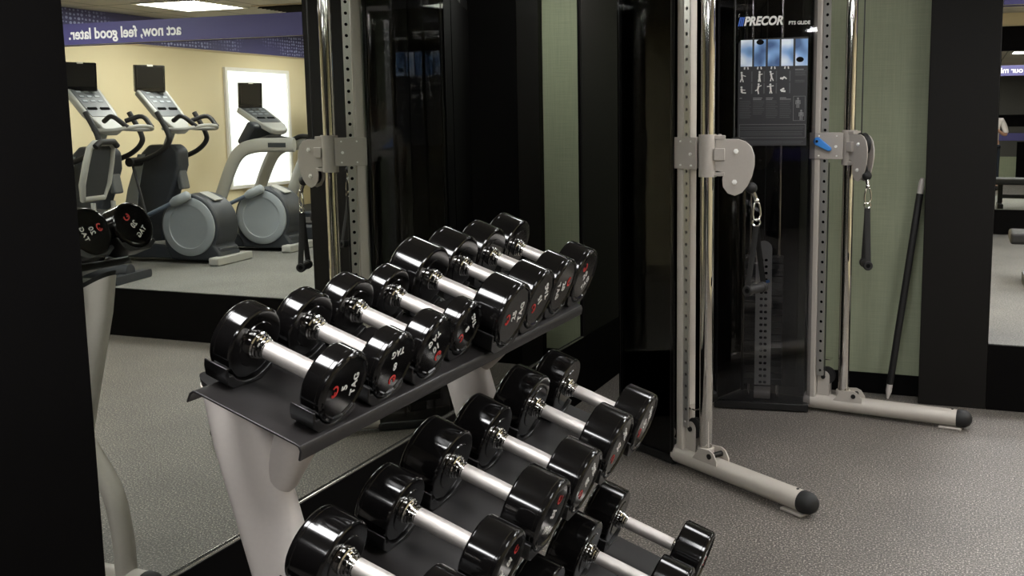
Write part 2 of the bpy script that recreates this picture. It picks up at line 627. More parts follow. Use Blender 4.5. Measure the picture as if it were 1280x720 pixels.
# window with a daylit blind in the right wall
wy0, wy1, wz0, wz1 = 8.63, 9.62, 0.86, 2.065
o = struct(MB().boxr(XR - 0.006, XR - 0.001, wy0, wy1, wz0, wz1).build('window_1', M['blind'], None, smooth=0))
b = MB()
t = 0.035
for r in ((wy0 - t, wy0, wz0 - t, wz1 + t), (wy1, wy1 + t, wz0 - t, wz1 + t), (wy0, wy1, wz1, wz1 + t), (wy0, wy1, wz0 - t, wz0)):
    b.boxr(XR - 0.03, XR - 0.001, *r)
b.build('window_frame', M['white_paint'], o, smooth=0)
# wall outlet
o = bx('wall_outlet', M['white_paint'], XR - 0.010, XR - 0.001, 7.25, 7.33, 0.72, 0.84, bevel=0.003)
tag(o, 'pale wall outlet low on the beige wall behind the elliptical trainer', 'outlet')
for dz in (-0.025, 0.025):
    MB().boxr(XR - 0.0125, XR - 0.0105, 7.272, 7.308, 0.78 + dz - 0.014, 0.78 + dz + 0.014).build('socket', M['trim'], o, smooth=0)


# ceiling lights
def ceiling_light(x, y, sx, sy, label, m):
    root = empty('ceiling_light', (x, y, ZC))
    tag(root, label, 'light', 'square lights set in the ceiling')
    b = MB()
    w = 0.03
    for r in ((-sx / 2 - w, sx / 2 + w, -sy / 2 - w, -sy / 2), (-sx / 2 - w, sx / 2 + w, sy / 2, sy / 2 + w),
              (-sx / 2 - w, -sx / 2, -sy / 2, sy / 2), (sx / 2, sx / 2 + w, -sy / 2, sy / 2)):
        b.boxr(r[0], r[1], r[2], r[3], -0.012, -0.001)
    b.build('frame', M['white_paint'], root, smooth=0)
    MB().boxr(-sx / 2 + 0.001, sx / 2 - 0.001, -sy / 2 + 0.001, sy / 2 - 0.001, -0.008, -0.001).build('diffuser', m, root, smooth=0)
    return root


ceiling_light(2.33, 6.98, 0.6, 0.6, 'bright square ceiling light above the elliptical trainers', M['diffuser'])
ceiling_light(2.33, 9.3, 0.6, 0.6, 'ceiling light over the far end of the platform near the window', M['diffuser'])
ceiling_light(0.80, 8.6, 0.6, 0.6, 'ceiling light above the middle of the platform by the back mirror', M['diffuser'])
ceiling_light(0.62, 6.5, 0.6, 0.6, 'ceiling light just beyond the beam next to the black pier', M['diffuser_strong'])
ceiling_light(1.00, 3.80, 0.6, 0.6, 'ceiling light over the open floor before the beam', M['diffuser_low'])
ceiling_light(-0.30, 3.95, 0.6, 0.6, 'added unseen dim ceiling light in front of the cable machine', M['diffuser_faint'])  # unseen lamp added to lift the floor and plates around the machine
ceiling_light(0.20, 1.40, 0.6, 0.6, 'ceiling light over the open floor right of the dumbbell rack', M['diffuser_low'])
ceiling_light(2.05, 4.45, 0.6, 0.6, 'added unseen ceiling light brightening the slogan banner', M['diffuser_dim'])  # unseen lamp added to brighten the banner lettering and nearby floor
ceiling_light(1.90, 1.40, 0.6, 0.6, 'ceiling light over the open floor far right of the rack', M['diffuser_faint'])
ceiling_light(-1.25, 0.95, 0.6, 0.6, 'ceiling light over the near end of the rack by the mirror wall', M['diffuser_dim'])
ceiling_light(-1.25, -1.40, 0.6, 0.6, 'ceiling light by the left wall behind the photographer', M['diffuser_dim'])
ceiling_light(-1.55, 4.90, 0.3, 0.6, 'added unseen narrow ceiling light behind the cable machine', M['diffuser_low'])  # unseen lamp added to light the green wall strip by the corner
ceiling_light(0.40, -1.40, 0.6, 0.6, 'ceiling light above the floor behind the photographer', M['diffuser_dim'])
# air vent
vo = empty('ceiling_vent', (1.62, 7.5, ZC))
tag(vo, 'dark slatted air vent in the ceiling beside the bright light', 'vent')
MB().boxr(-0.28, 0.28, -0.28, 0.28, -0.006, -0.001).build('frame', M['trim'], vo, smooth=0)
b = MB()
for i in range(9):
    b.box((0, -0.22 + i * 0.055, -0.012), (0.5, 0.035, 0.004), Matrix.Rotation(R(28), 3, 'X'))
b.build('slats', M['rubber'], vo, smooth=0)

# ------------------------------------------------------------------ dumbbell rack
TAU = R(19.5)
ES = Vector((math.cos(TAU), 0, -math.sin(TAU)))
EN = Vector((math.sin(TAU), 0, math.cos(TAU)))
EY = Vector((0, 1, 0))
TOP = Vector((-1.105, 0, 1.0595))
MID = Vector((-0.953, 0, 0.719))
BOT = Vector((-0.832, 0, 0.335))
RACK0 = Vector((-1.05, 1.95, 0.0))
rack = empty('dumbbell_rack', RACK0)
tag(rack, 'three-tier rack of sloping black trays on silver legs before the mirror', 'rack')


def rp(p):
    return Vector(p) - RACK0


def tray(org, y0, y1):
    h = 0.1145
    t = 0.004
    outer = [(-h - 0.006, -0.026), (-h - 0.004, -0.008)] + [(-h + 0.002, -0.001), (-h + 0.010, 0.0)] + [(h - 0.010, 0.0), (h - 0.002, -0.001), (h + 0.004, -0.008), (h + 0.006, -0.026)]
    inner = [(h + 0.002, -0.026), (h, -0.010), (h - 0.004, -t - 0.001), (h - 0.010, -t), (-h + 0.010, -t), (-h + 0.004, -t - 0.001), (-h, -0.010), (-h - 0.002, -0.026)]
    poly = outer + inner
    b = MB()
    a = [rp(org + ES * s + EN * n + EY * y0) for s, n in poly]
    c = [rp(org + ES * s + EN * n + EY * y1) for s, n in poly]
    b.rings([a, c])
    return b.build('tray', M['tray'], rack, smooth=35, bevel=0.0012)


TY0, TY1 = 1.316, 2.612
tray(TOP, TY0, TY1)
tray(MID, TY0, 2.565)
tray(BOT, TY0, 2.60)


tb = MB()
tb.tube([rp((-0.935, 2.562, 0.700)), rp((-0.935, 2.600, 0.700))], 0.022, 18)
tb = tb.build('tray_end_stub', M['silver'], rack)
MB().lathe([(0.0225, 0.0), (0.030, 0.002), (0.030, 0.010), (0.0225, 0.012)], Matrix.Translation(rp((-0.935, 2.569, 0.700))) @ Matrix.Rotation(-PI / 2, 4, 'X'), 24).build('stub_ring', M['rubber'], tb)


def upright_x(z):
    return -1.2325 + (1.0 - z) * 0.29


def superell(cx, cy, ax, ay, z, n=32, e=2.6):
    out = []
    for k in range(n):
        a = 2 * PI * k / n
        c, s = math.cos(a), math.sin(a)
        out.append(Vector((cx + ax * math.copysign(abs(c) ** (2 / e), c), cy + ay * math.copysign(abs(s) ** (2 / e), s), z)))
    return out


for ly, lx in ((1.455, 0.0), (2.39, -0.06)):
    # slanted oval upright; its top is cut to the slope of the top tray
    rings = []
    for z in (0.085, 0.35, 0.7, 0.95, 1.03):
        rg = superell((upright_x(z) + lx), ly, 0.0675, 0.036, z)
        if z > 1.0:
            rg = [Vector((p.x, p.y, z + 0.012 - (p.x - (upright_x(z) + lx)) * 0.45)) for p in rg]
        rings.append([rp(p) for p in rg])
    u = MB().rings(rings).build('upright', M['silver'], rack, smooth=50)
    rg = superell((upright_x(1.035) + lx), ly, 0.064, 0.033, 1.04)
    lo = [Vector((p.x, p.y, 1.043 - (p.x - (upright_x(1.035) + lx)) * 0.45)) for p in rg]
    hi = [Vector((p.x - 0.004, p.y, 1.060 - (p.x - (upright_x(1.035) + lx)) * 0.42)) for p in rg]
    MB().rings([[rp(p) for p in lo], [rp(p) for p in hi]]).build('end_cap', M['rubber'], u, smooth=50)
    # flared brackets that carry each tray on the front of the upright
    for org, z0, dx in ((TOP, 0.885, 0.045), (MID, 0.585, 0.05), (BOT, 0.20, 0.05)):
        p0 = Vector(((upright_x(z0) + lx) + dx, ly, z0))
        tc = org + EY * ly - EN * 0.005 + ES * (0.03 if org is TOP else -0.06)
        pts = [p0, p0.lerp(tc, 0.10), p0.lerp(tc, 0.55), tc]
        rings = []
        ax = (tc - p0).normalized()
        for i, (p, r, e) in enumerate(zip(pts, (0.024, 0.032, 0.042, 0.055), (0, 0, 0.5, 1))):
            n = ax.lerp(EN, e).normalized()
            xx = (ES - n * ES.dot(n)).normalized()
            yy = n.cross(xx)
            rings.append([rp(p + xx * (r * math.cos(2 * PI * k / 28)) + yy * (r * 0.85 * math.sin(2 * PI * k / 28))) for k in range(28)])
        MB().rings(rings).build('tray_bracket', M['silver'], rack, smooth=50)
    # floor rail with black end caps
    x0, x1 = -1.44, -0.60
    f = MB().tube([rp((x, ly, 0.052)) for x in (x0 + 0.03, -1.1, x1 - 0.03)], 0.05, 24, flat=(0.9, 0.95)).build('foot_rail', M['silver'], rack, smooth=50)
    for xe, sgn in ((x0 + 0.03, -1), (x1 - 0.03, 1)):
        prof = [(0.0465, 0.0), (0.049, 0.006), (0.047, 0.03), (0.036, 0.048), (0.012, 0.056)]
        MB().lathe(prof, Matrix.Translation(rp((xe, ly, 0.052))) @ Matrix.Rotation(sgn * PI / 2, 4, 'Y'), 24).build('end_cap', M['rubber'], f)
    # curved brace behind the upright
    pts = spline([(-1.335, ly, 0.085), (-1.33, ly, 0.22), (-1.30, ly, 0.36), (-1.225, ly, 0.475), (upright_x(0.56) + lx - 0.01, ly, 0.545)], 6)
    MB().tube([rp(p) for p in pts], 0.038, 22, flat=(0.75, 1.0), up=(0, 1, 0)).build('rear_brace', M['silver'], rack, smooth=50)


def saddle(org, y, r, s0, s1):
    """moulded cup under one dumbbell head: a raised wing on the near side, a wavy low lip beyond"""
    n0 = r + 0.008
    inner = []
    for i in range(13):
        a = R(-138 + i * (94 / 12))
        rr = r + 0.0015
        inner.append((rr * math.cos(a), n0 + rr * math.sin(a)))
    outer = [(inner[-1][0] + 0.005, inner[-1][1] + 0.001), (inner[-1][0] + 0.010, inner[-1][1] - 0.010), (0.5 * r, 0.0003), (-0.62 * r, 0.0003),
             (-0.90 * r, 0.012), (-1.06 * r, n0 - 0.62 * r), (-1.10 * r, n0 - 0.44 * r), (-1.04 * r, n0 - 0.43 * r), (-0.98 * r, n0 - 0.58 * r), (-0.90 * r, n0 - 0.70 * r)]
    poly = inner + outer
    a = [rp(org + ES * s0 + EY * (y + u) + EN * v) for u, v in poly]
    c = [rp(org + ES * s1 + EY * (y + u) + EN * v) for u, v in poly]
    MB().rings([a, c]).build('saddle', M['saddle'], rack, smooth=50, bevel=0.0015)


# ------------------------------------------------------------------ dumbbells
head_cache, letter_cache = {}, {}


def head_mesh(r, th):
    k = (round(r, 4), round(th, 4))
    if k in head_cache:
        return head_cache[k]
    seg = 96

    def rnd(q):
        return lambda a: q

    def gon(q):
        return lambda a: q / math.cos(((a + PI / 12) % (PI / 6)) - PI / 12)
    rings = [(0.0, rnd(0.014)), (0.0, rnd(r * 0.62)), (0.002, rnd(r * 0.64)), (0.002, rnd(r - 0.009)), (0.0028, rnd(r - 0.004)), (0.0045, rnd(r - 0.0015)), (0.0070, rnd(r - 0.0003)), (0.0080, rnd(r)),
             (th - 0.0150, rnd(r)), (th - 0.0143, rnd(r - 0.0007)), (th - 0.0133, rnd(r - 0.0007)), (th - 0.0126, rnd(r)), (th - 0.0075, rnd(r)), (th - 0.0065, rnd(r - 0.0003)), (th - 0.0040, rnd(r - 0.0015)), (th - 0.0016, rnd(r - 0.0042)),
             (th - 0.0005, gon(r - 0.0085)), (th, gon(r - 0.0095)), (th, gon(r - 0.011)), (th - 0.003, gon(r - 0.0135))]
    b = MB()
    b.rings([[Vector((x, f(2 * PI * k / seg) * math.cos(2 * PI * k / seg), f(2 * PI * k / seg) * math.sin(2 * PI * k / seg))) for k in range(seg)] for x, f in rings])
    bmesh.ops.recalc_face_normals(b.bm, faces=b.bm.faces[:])
    me = bpy.data.meshes.new('head')
    b.bm.to_mesh(me)
    b.bm.free()
    for p in me.polygons:
        p.use_smooth = True
    me.set_sharp_from_angle(angle=R(24))
    me.materials.append(M['urethane'])
    head_cache[k] = me
    return me


def letters(num, r, th):
    k = (num, round(r, 4), round(th, 4))
    if k in letter_cache:
        return letter_cache[k]
    q = r / 0.075
    x = th - 0.0026
    ax, ay = (0, 0, -1), (0, 1, 0)        # text right, text up, on the +x face
    w = join_meshes([bake(text_mesh(num, 0.025 * q, 0.0010, 0.0005, spacing=1.05), place(ax, ay, (x, 0.001 * q, 0))),
                     bake(text_mesh('TAG', 0.0225 * q, 0.0010, 0.0004, spacing=1.12), place(ax, ay, (x, -0.032 * q, 0)))])
    # red mark: a ring stroke that curls into a bar, like a rounded letter
    b = MB()
    c = (0.034 * q, 0.0)
    pts = [(c[0] + 0.0092 * q * math.cos(R(a)), c[1] + 0.0110 * q * math.sin(R(a))) for a in range(40, 331, 15)]
    pts += [(c[0] - 0.001 * q, c[1] - 0.0105 * q), (c[0] - 0.001 * q, c[1] - 0.001 * q)]
    P = [Vector((x, u, -v)) for u, v in pts]
    wd = 0.0021 * q
    L_, R_ = [], []
    for i, p in enumerate(P):
        t = (P[min(i + 1, len(P) - 1)] - P[max(i - 1, 0)]).normalized()
        n = Vector((1, 0, 0)).cross(t)
        L_.append(p + n * wd)
        R_.append(p - n * wd)
    for i in range(len(P) - 1):
        v = [b.bm.verts.new(z) for z in (L_[i], L_[i + 1], R_[i + 1], R_[i])]
        b.bm.faces.new(v)
        v2 = [b.bm.verts.new(z + Vector((0.0006, 0, 0))) for z in (L_[i], L_[i + 1], R_[i + 1], R_[i])]
        b.bm.faces.new(v2)
    red = bpy.data.meshes.new('mark')
    b.bm.to_mesh(red)
    b.bm.free()
    w.materials.append(M['white_print'])
    red.materials.append(M['red_print'])
    letter_cache[k] = (w, red)
    return letter_cache[k]


handle_cache = {}


def handle_parts(root, hl):
    """steel grip with a stepped collar at the back head and a slim ring at the front one"""
    if hl in handle_cache:
        for nm, me in handle_cache[hl]:
            c = bpy.data.objects.new(nm, me)
            COL.objects.link(c)
            c.parent = root
        return
    x0, x1 = -hl / 2 + 0.024, hl / 2 - 0.008
    ln = x1 - x0
    rot = Matrix.Rotation(PI / 2, 4, 'Y')
    out = []
    b = MB()
    b.lathe([(0.0155, 0), (0.0168, 0.001), (0.0172, ln / 2), (0.0168, ln - 0.001), (0.0155, ln)], Matrix.Translation((x0, 0, 0)) @ rot, 40)
    out.append(b.build('handle', M['grip_steel'], root))
    for s, prof in ((-1, [(0.0250, 0.0), (0.0255, 0.004), (0.0235, 0.006), (0.0235, 0.009), (0.0215, 0.0105), (0.0215, 0.0145), (0.0185, 0.016), (0.0185, 0.021), (0.0160, 0.0225), (0.0160, 0.0255)]),
                    (1, [(0.0205, 0.0), (0.0205, 0.003), (0.0185, 0.0045), (0.0180, 0.008), (0.0160, 0.0085)])):
        b = MB()
        b.lathe(prof, Matrix.Translation((s * hl / 2, 0, 0)) @ Matrix.Rotation(-s * PI / 2, 4, 'Y'), 40)
        out.append(b.build('collar', M['chrome'], root, smooth=30))
    handle_cache[hl] = [(o.name.split('.')[0], o.data) for o in out]


def dumbbell(org, y, r, th, sa, num, phi, label, group, hl=0.142):
    """sa: place of the back head's inner face along the slope of the tray"""
    sc = sa + hl / 2
    pos = org + ES * sc + EN * (r + 0.008) + EY * y
    root = bpy.data.objects.new('dumbbell', None)
    root.empty_display_size = 0.1
    COL.objects.link(root)
    handle_parts(root, hl)
    rot = frame3(ES, EY, EN) @ Matrix.Rotation(R(phi), 3, 'X')
    root.matrix_world = Matrix.Translation(pos) @ rot.to_4x4()
    tag(root, label, 'dumbbell', group)
    w, red = letters(num, r, th)
    for s in (1, -1):
        hd = bpy.data.objects.new('head', head_mesh(r, th))
        COL.objects.link(hd)
        hd.parent = root
        hd.location = (s * hl / 2, 0, 0)
        if s < 0:
            hd.rotation_euler = (0, PI, 0)
        for nm, me in (('lettering', w), ('emblem', red)):
            t = bpy.data.objects.new(nm, me)
            COL.objects.link(t)
            t.parent = hd
        wn = hd.modifiers.new('normals', 'WEIGHTED_NORMAL')
        wn.keep_sharp = True
        wn.weight = 90
        e0, e1 = sc + s * (hl / 2 - 0.004), sc + s * (hl / 2 + th - 0.004)
        saddle(org, y, r, min(e0, e1), max(e0, e1))


ORD = ['first', 'second', 'third', 'fourth', 'fifth', 'sixth', 'seventh', 'eighth']
tops = [  # y, radius, thickness, inner-face s, number, roll
    (1.42, .067, .050, -.082, '5', 180), (1.583, .066, .050, -.082, '8', -84), (1.738, .067, .056, -.088, '10', -50), (1.912, .062, .050, -.100, '8', -140),
    (2.063, .079, .085, -.096, '25', -174), (2.250, .078, .085, -.112, '15', -147), (2.425, .078, .080, -.116, '20', 14), (2.598, .079, .080, -.120, '20', 127)]
for i, (y, r, th, sa, num, phi) in enumerate(tops):
    extra = {0: 'nearest on the top tier', 7: 'at the far end of the top tier'}.get(i, ORD[i] + ' from the near end of the top tier')
    dumbbell(TOP, y, r, th, sa, num, phi, 'black round-headed dumbbell marked %s, %s' % (num, extra), 'dumbbells on the top tier')
mids = [(1.375, .070, .075, -.038, '40', 30), (1.602, .066, .078, -.050, '35', 48), (1.809, .079, .090, -.063, '35', 67), (2.018, .076, .088, -.063, '30', -133),
        (2.247, .083, .088, -.068, '25', -131), (2.460, .080, .085, -.063, '25', -145)]
for i, (y, r, th, sa, num, phi) in enumerate(mids):
    extra = {0: 'nearest on the middle tier, cut by the frame', 5: 'at the far end of the middle tier'}.get(i, ORD[i] + ' from the near end of the middle tier')
    dumbbell(MID, y, r, th, sa, num, phi, 'black dumbbell with steel grip, ' + extra, 'dumbbells on the middle tier', 0.150)
bots = [(2.03, .080, .09, -.063, '45', 20, 'third from the far end of the bottom tier'), (2.285, .084, .09, -.063, '50', 60, 'second from the far end of the bottom tier'),
        (2.53, .080, .088, -.063, '45', -30, 'at the far end of the bottom tier')]
for y, r, th, sa, num, phi, extra in bots:
    dumbbell(BOT, y, r, th, sa, num, phi, 'black dumbbell with steel grip, ' + extra, 'dumbbells on the bottom tier', 0.172)

# ------------------------------------------------------------------ cable machine
LCH = Vector((-0.999, 4.103, 0))
RCH = Vector((-0.540, 5.222, 0))
CM0 = Vector((-1.05, 4.75, 0))
cm = empty('cable_machine', CM0)
tag(cm, 'silver and black dual-column cable training machine in the far corner', 'exercise machine')


def cp(p):
    return Vector(p) - CM0


def cbuild(b, name, m, **k):
    bmesh.ops.translate(b.bm, verts=b.bm.verts[:], vec=-CM0)
    return b.build(name, m, k.pop('parent', cm), **k)


ZT = 2.17
TOW = {'left': dict(of=Vector((-1.165, 4.165, 0)), ob=Vector((-1.484, 4.372, 0)), inf=Vector((-1.062, 4.252, 0)), ib=Vector((-1.400, 4.600, 0))),
       'right': dict(of=Vector((-0.735, 5.305, 0)), ob=Vector((-1.110, 5.360, 0)), inf=Vector((-0.703, 5.163, 0)), ib=Vector((-1.206, 5.094, 0)))}


def sheet(a, b_, z0, z1, t=0.006, off=0.0):
    d = (b_ - a).normalized()
    n = Vector((-d.y, d.x, 0))
    q = MB()
    q.prism([(0, z0), ((b_ - a).length, z0), ((b_ - a).length, z1), (0, z1)], a + n * off, d, (0, 0, 1), t)
    return q


for side, T in TOW.items():
    cen = (T['of'] + T['ob'] + T['inf'] + T['ib']) / 4
    cbuild(sheet(T['of'], T['ob'], 0.05, ZT), 'outer_shroud', M['acrylic_dark'], smooth=0)
    cbuild(sheet(T['inf'], T['ib'], 0.05, ZT), 'inner_shroud', M['acrylic'], smooth=0)
    cbuild(sheet(T['ob'], T['ib'], 0.05, ZT), 'back_panel', M['panel_dark'], smooth=0)
    b = MB()
    for k in ('of', 'ob', 'ib'):
        p = T[k].lerp(cen, 0.06)
        b.tube([(p.x, p.y, 0.03), (p.x, p.y, ZT)], 0.009, 10)
    cbuild(b, 'corner_posts', M['black_metal'])
    # cap and base frame of the tower
    b = MB()
    poly = [T['of'], T['inf'], T['ib'], T['ob']]
    b.rings([[Vector((p.x, p.y, z)) for p in poly] for z in (ZT + 0.001, ZT + 0.06)])
    cbuild(b, 'tower_cap', M['black_metal'], smooth=0, bevel=0.006)
    b = MB()
    b.rings([[Vector((p.x, p.y, z)) for p in [q.lerp(cen, 0.03) for q in poly]] for z in (0.006, 0.045)])
    cbuild(b, 'tower_base', M['black_metal'], smooth=0, bevel=0.004)
    # weight stack behind the smoked sheet
    d = (T['inf'] - T['ib']).normalized()
    n = Vector((-d.y, d.x, 0))
    if (cen - T['inf']).dot(n) < 0:
        n = -n
    wc = T['inf'].lerp(T['ib'], 0.49) + n * 0.095
    rot = frame3(d, n, Vector((0, 0, 1)))
    b = MB()
    for i in range(20):
        b.box((wc.x, wc.y, 0.145 + i * 0.0345), (0.20, 0.085, 0.031), rot)
    st = cbuild(b, 'weight_stack', M['stack'], smooth=0, bevel=0.003)
    f = wc - n * 0.046
    poly = [(-0.042, 0.13), (0.042, 0.13), (0.042, 0.86)] + arc((0, 0.86), 0.042, 0, 180, 10)[1:-1] + [(-0.042, 0.86)]
    cbuild(MB().tube([f - d * 0.042 + Vector((0, 0, 0.088)), f + d * 0.042 + Vector((0, 0, 0.088))], 0.032, 18), 'strip_reflection', M['silver_m'])  # short silver tube standing in for the number strip's reflection
    b = MB()
    b.prism(poly, f, d, (0, 0, 1), 0.004)
    cbuild(b, 'number_strip', M['stack_strip'], smooth=0, parent=st)
    b = MB()
    for i in range(20):
        for dx in (-0.011, 0.012):
            b.prism([(dx + u, 0.145 + i * 0.0345 + v) for u, v in rrect(0.017, 0.014, 0.006, 3)], f - n * 0.0026, d, (0, 0, 1), 0.0012)
    cbuild(b, 'pin_holes', M['hole'], smooth=0, parent=st)
    p0 = f + Vector((0, 0, 0.145 + 17 * 0.0345 - 0.05)) + d * 0.01
    b = MB()
    b.tube([p0 + n * 0.01, p0 - n * 0.028], 0.009, 12)
    b.tube([p0 - n * 0.022 - d * 0.02, p0 - n * 0.022 + d * 0.022 + Vector((0, 0, 0.012))], 0.008, 12)
    cbuild(b, 'selector_pin', M['blue'], parent=st)
    b = MB()
    for k in (-0.075, 0.075):
        p = wc + d * k
        b.tube([(p.x, p.y, 0.05), (p.x, p.y, ZT)], 0.0085, 12)
    cbuild(b, 'guide_rods', M['chrome'])
    b = MB()
    b.tube([(wc.x, wc.y, 0.83), (wc.x, wc.y, ZT)], 0.003, 8)
    cbuild(b, 'stack_cable', M['cable'])
# back panel and bridge between the towers
cbuild(sheet(TOW['left']['ib'], TOW['right']['ib'], 0.05, ZT, 0.012), 'centre_panel', M['panel_dark'], smooth=0)
b = MB()
a, c = TOW['left']['ib'], TOW['right']['ib']
b.tube([(a.x, a.y, 0.07), (c.x, c.y, 0.07)], 0.035, 16)
cbuild(b, 'cross_tube', M['black_metal'])
b = MB()
a, c = (TOW['left']['inf'] + TOW['left']['ib']) / 2, (TOW['right']['inf'] + TOW['right']['ib']) / 2
b.tube([(a.x, a.y, ZT + 0.03), (c.x, c.y, ZT + 0.03)], 0.03, 16)
cbuild(b, 'top_tube', M['silver_m'])


def perforated(b, o, ax, n, w, t, z0, z1, pitch, hr):
    """flat bar of width w along ax with a row of round holes through it"""
    k = 16
    nseg = int((z1 - z0) / pitch)
    for i in range(nseg):
        zc = z0 + (i + 0.5) * pitch
        ring_o = []
        for j in range(k):
            a = 2 * PI * j / k
            c, s = math.cos(a), math.sin(a)
            q = 1.0 / max(abs(c), abs(s))
            ring_o.append((c * q * w / 2, s * q * pitch / 2))
        ring_i = [(hr * math.cos(2 * PI * j / k), hr * math.sin(2 * PI * j / k)) for j in range(k)]
        vs = {}
        for nm, off in (('f', -t / 2), ('b', t / 2)):
            vs[nm + 'o'] = [b.bm.verts.new(o + ax * u + Vector((0, 0, zc + v)) + n * off) for u, v in ring_o]
            vs[nm + 'i'] = [b.bm.verts.new(o + ax * u + Vector((0, 0, zc + v)) + n * off) for u, v in ring_i]
            for j in range(k):
                b.bm.faces.new((vs[nm + 'o'][j], vs[nm + 'o'][(j + 1) % k], vs[nm + 'i'][(j + 1) % k], vs[nm + 'i'][j]))
        for j in range(k):
            b.bm.faces.new((vs['fi'][j], vs['fi'][(j + 1) % k], vs['bi'][(j + 1) % k], vs['bi'][j]))
            u0, u1 = ring_o[j][0], ring_o[(j + 1) % k][0]
            if abs(u0 - u1) < 1e-6:
                b.bm.faces.new((vs['fo'][j], vs['fo'][(j + 1) % k], vs['bo'][(j + 1) % k], vs['bo'][j]))


KID = [(893, 175), (910, 175), (922, 175), (931, 178), (938, 185), (942, 196), (942, 208), (939, 222), (934, 233), (927, 242), (918, 246), (909, 243), (903, 235),
       (902, 226), (903, 220), (901, 216), (897, 215), (893, 215)]
KID = [((x - 883) * 0.00328, 1.478 - (y - 168) * 0.0033) for x, y in KID]


def column(side, ch, foot_ang, tip_len, upr, swivel, lever_sign):
    d = Vector((math.cos(R(foot_ang)), math.sin(R(foot_ang)), 0))
    nrm = Vector((-d.y, d.x, 0))
    back = ch - d * (0.185 if side == 'left' else 0.20)
    tip = ch + d * tip_len
    # foot tube on the floor
    pts = [back, ch, ch + d * 0.3, tip - d * 0.03]
    f = cbuild(MB().tube([p + Vector((0, 0, 0.053)) for p in pts], 0.043, 28, flat=(1.0, 0.98)), 'foot_tube', M['silver_m'], smooth=50)
    prof = [(0.043, -0.002), (0.0445, 0.002), (0.0445, 0.022), (0.041, 0.042), (0.030, 0.060), (0.012, 0.069)]
    mt = Matrix.Translation(tip - d * 0.03 + Vector((0, 0, 0.053))) @ frame3(nrm, Vector((0, 0, 1)), d).to_4x4()
    cbuild(MB().lathe(prof, mt, 28), 'end_cap', M['rubber'], parent=f)
    q = tip - d * 0.06
    b = MB()
    b.box((q.x, q.y, 0.006), (0.11, 0.075, 0.010), frame3(d, nrm, Vector((0, 0, 1))))
    cbuild(b, 'foot_pad', M['silver_m'], parent=f, smooth=0, bevel=0.003)
    b = MB()
    q = tip - d * 0.055
    b.lathe([(0.006, 0.0), (0.006, 0.003)], Matrix.Translation((q.x, q.y, 0.0945)), 12)
    cbuild(b, 'bolt', M['black_metal'], parent=f)
    # upright tube and perforated bar
    ud = (ch - upr).normalized()
    un = Vector((-ud.y, ud.x, 0))
    b = MB()
    pr = [upr + ud * u + un * v for u, v in rrect(0.052, 0.075, 0.012)]
    b.rings([[Vector((p.x, p.y, z)) for p in pr] for z in (0.05, ZT)])
    cbuild(b, 'upright', M['silver_m'], smooth=50)
    b = MB()
    vis = un if side == 'right' else un
    bar_c = upr + ud * 0.047 - un * 0.036
    perforated(b, bar_c, ud, un, 0.036, 0.006, 0.20, ZT - 0.01, 0.052, 0.0080)
    cbuild(b, 'perforated_bar', M['zinc'], smooth=30)
    b = MB()
    bar_c = bar_c + un * 0.0055
    b.box((bar_c.x, bar_c.y, 1.18), (0.030, 0.003, 1.9), frame3(ud, un, Vector((0, 0, 1))))
    cbuild(b, 'hole_shade', M['hole'], smooth=0)  # black plate standing in for the shade inside the bar's holes
    # chrome guide pole
    cbuild(MB().tube([ch + Vector((0, 0, 0.09)), ch + Vector((0, 0, ZT))], 0.0285, 32), 'guide_pole', M['chrome'])
    # base bracket: socket collar with ears
    b = MB()
    b.lathe([(0.036, 0.085), (0.037, 0.09), (0.037, 0.125), (0.035, 0.128)], Matrix.Translation((ch.x, ch.y, 0)), 28)
    ear = [(-0.045, 0.075), (0.105, 0.075), (0.105, 0.095), (0.085, 0.125), (0.06, 0.135), (0.0, 0.13)]
    for s in (-1, 1):
        b.prism(ear, ch + nrm * (s * 0.036), d, (0, 0, 1), 0.006)
    cbuild(b, 'pole_socket', M['silver_m'], smooth=35)
    b = MB()
    q = ch + d * 0.062
    b.tube([q + nrm * 0.044 + Vector((0, 0, 0.108)), q - nrm * 0.044 + Vector((0, 0, 0.108))], 0.012, 14)
    cbuild(b, 'socket_bolt', M['black_metal'])
    # low pulley between upright and pole
    lp = upr + ud * 0.062
    b = MB()
    ear = [(-0.032, 0.085), (0.032, 0.085)] + arc((0, 0.19), 0.032, 0, 180, 10)
    for s in (-1, 1):
        b.prism(ear, lp + un * (s * 0.019), ud, (0, 0, 1), 0.005)
    cbuild(b, 'low_pulley_bracket', M['silver_m'], smooth=35)
    b = MB()
    b.lathe([(0.034, -0.010), (0.046, -0.010), (0.040, 0.0), (0.046, 0.010), (0.034, 0.010)], Matrix.Translation((lp.x + ud.x * 0.012, lp.y + ud.y * 0.012, 0.195)) @ frame3(ud, Vector((0, 0, 1)), un).to_4x4(), 28)
    cbuild(b, 'low_pulley', M['rubber'])
    b = MB()
    b.tube([lp + un * 0.030 + Vector((0, 0, 0.19)), lp - un * 0.030 + Vector((0, 0, 0.19))], 0.011, 12)
    cbuild(b, 'axle_bolt', M['black_metal'])
    b = MB()
    q = upr + ud * 0.055
    b.box((q.x, q.y, 0.285), (0.085, 0.055, 0.006), frame3(ud, un, Vector((0, 0, 1))))
    cbuild(b, 'stop_plate', M['chrome'], smooth=0)
    # sliding carriage
    ca = cbuild(MB().lathe([(0.0295, 1.298), (0.038, 1.298), (0.038, 1.474), (0.0295, 1.474)], Matrix.Translation((ch.x, ch.y, 0)), 32, cap=False), 'carriage', M['plate'], smooth=35)
    b = MB()
    for s in (-1, 1):
        L_ = (ch - upr).length
        b.prism([(-0.030, 1.328), (L_ - 0.02, 1.328), (L_ - 0.02, 1.462), (-0.030, 1.462)], upr + un * (s * 0.043), ud, (0, 0, 1), 0.006)
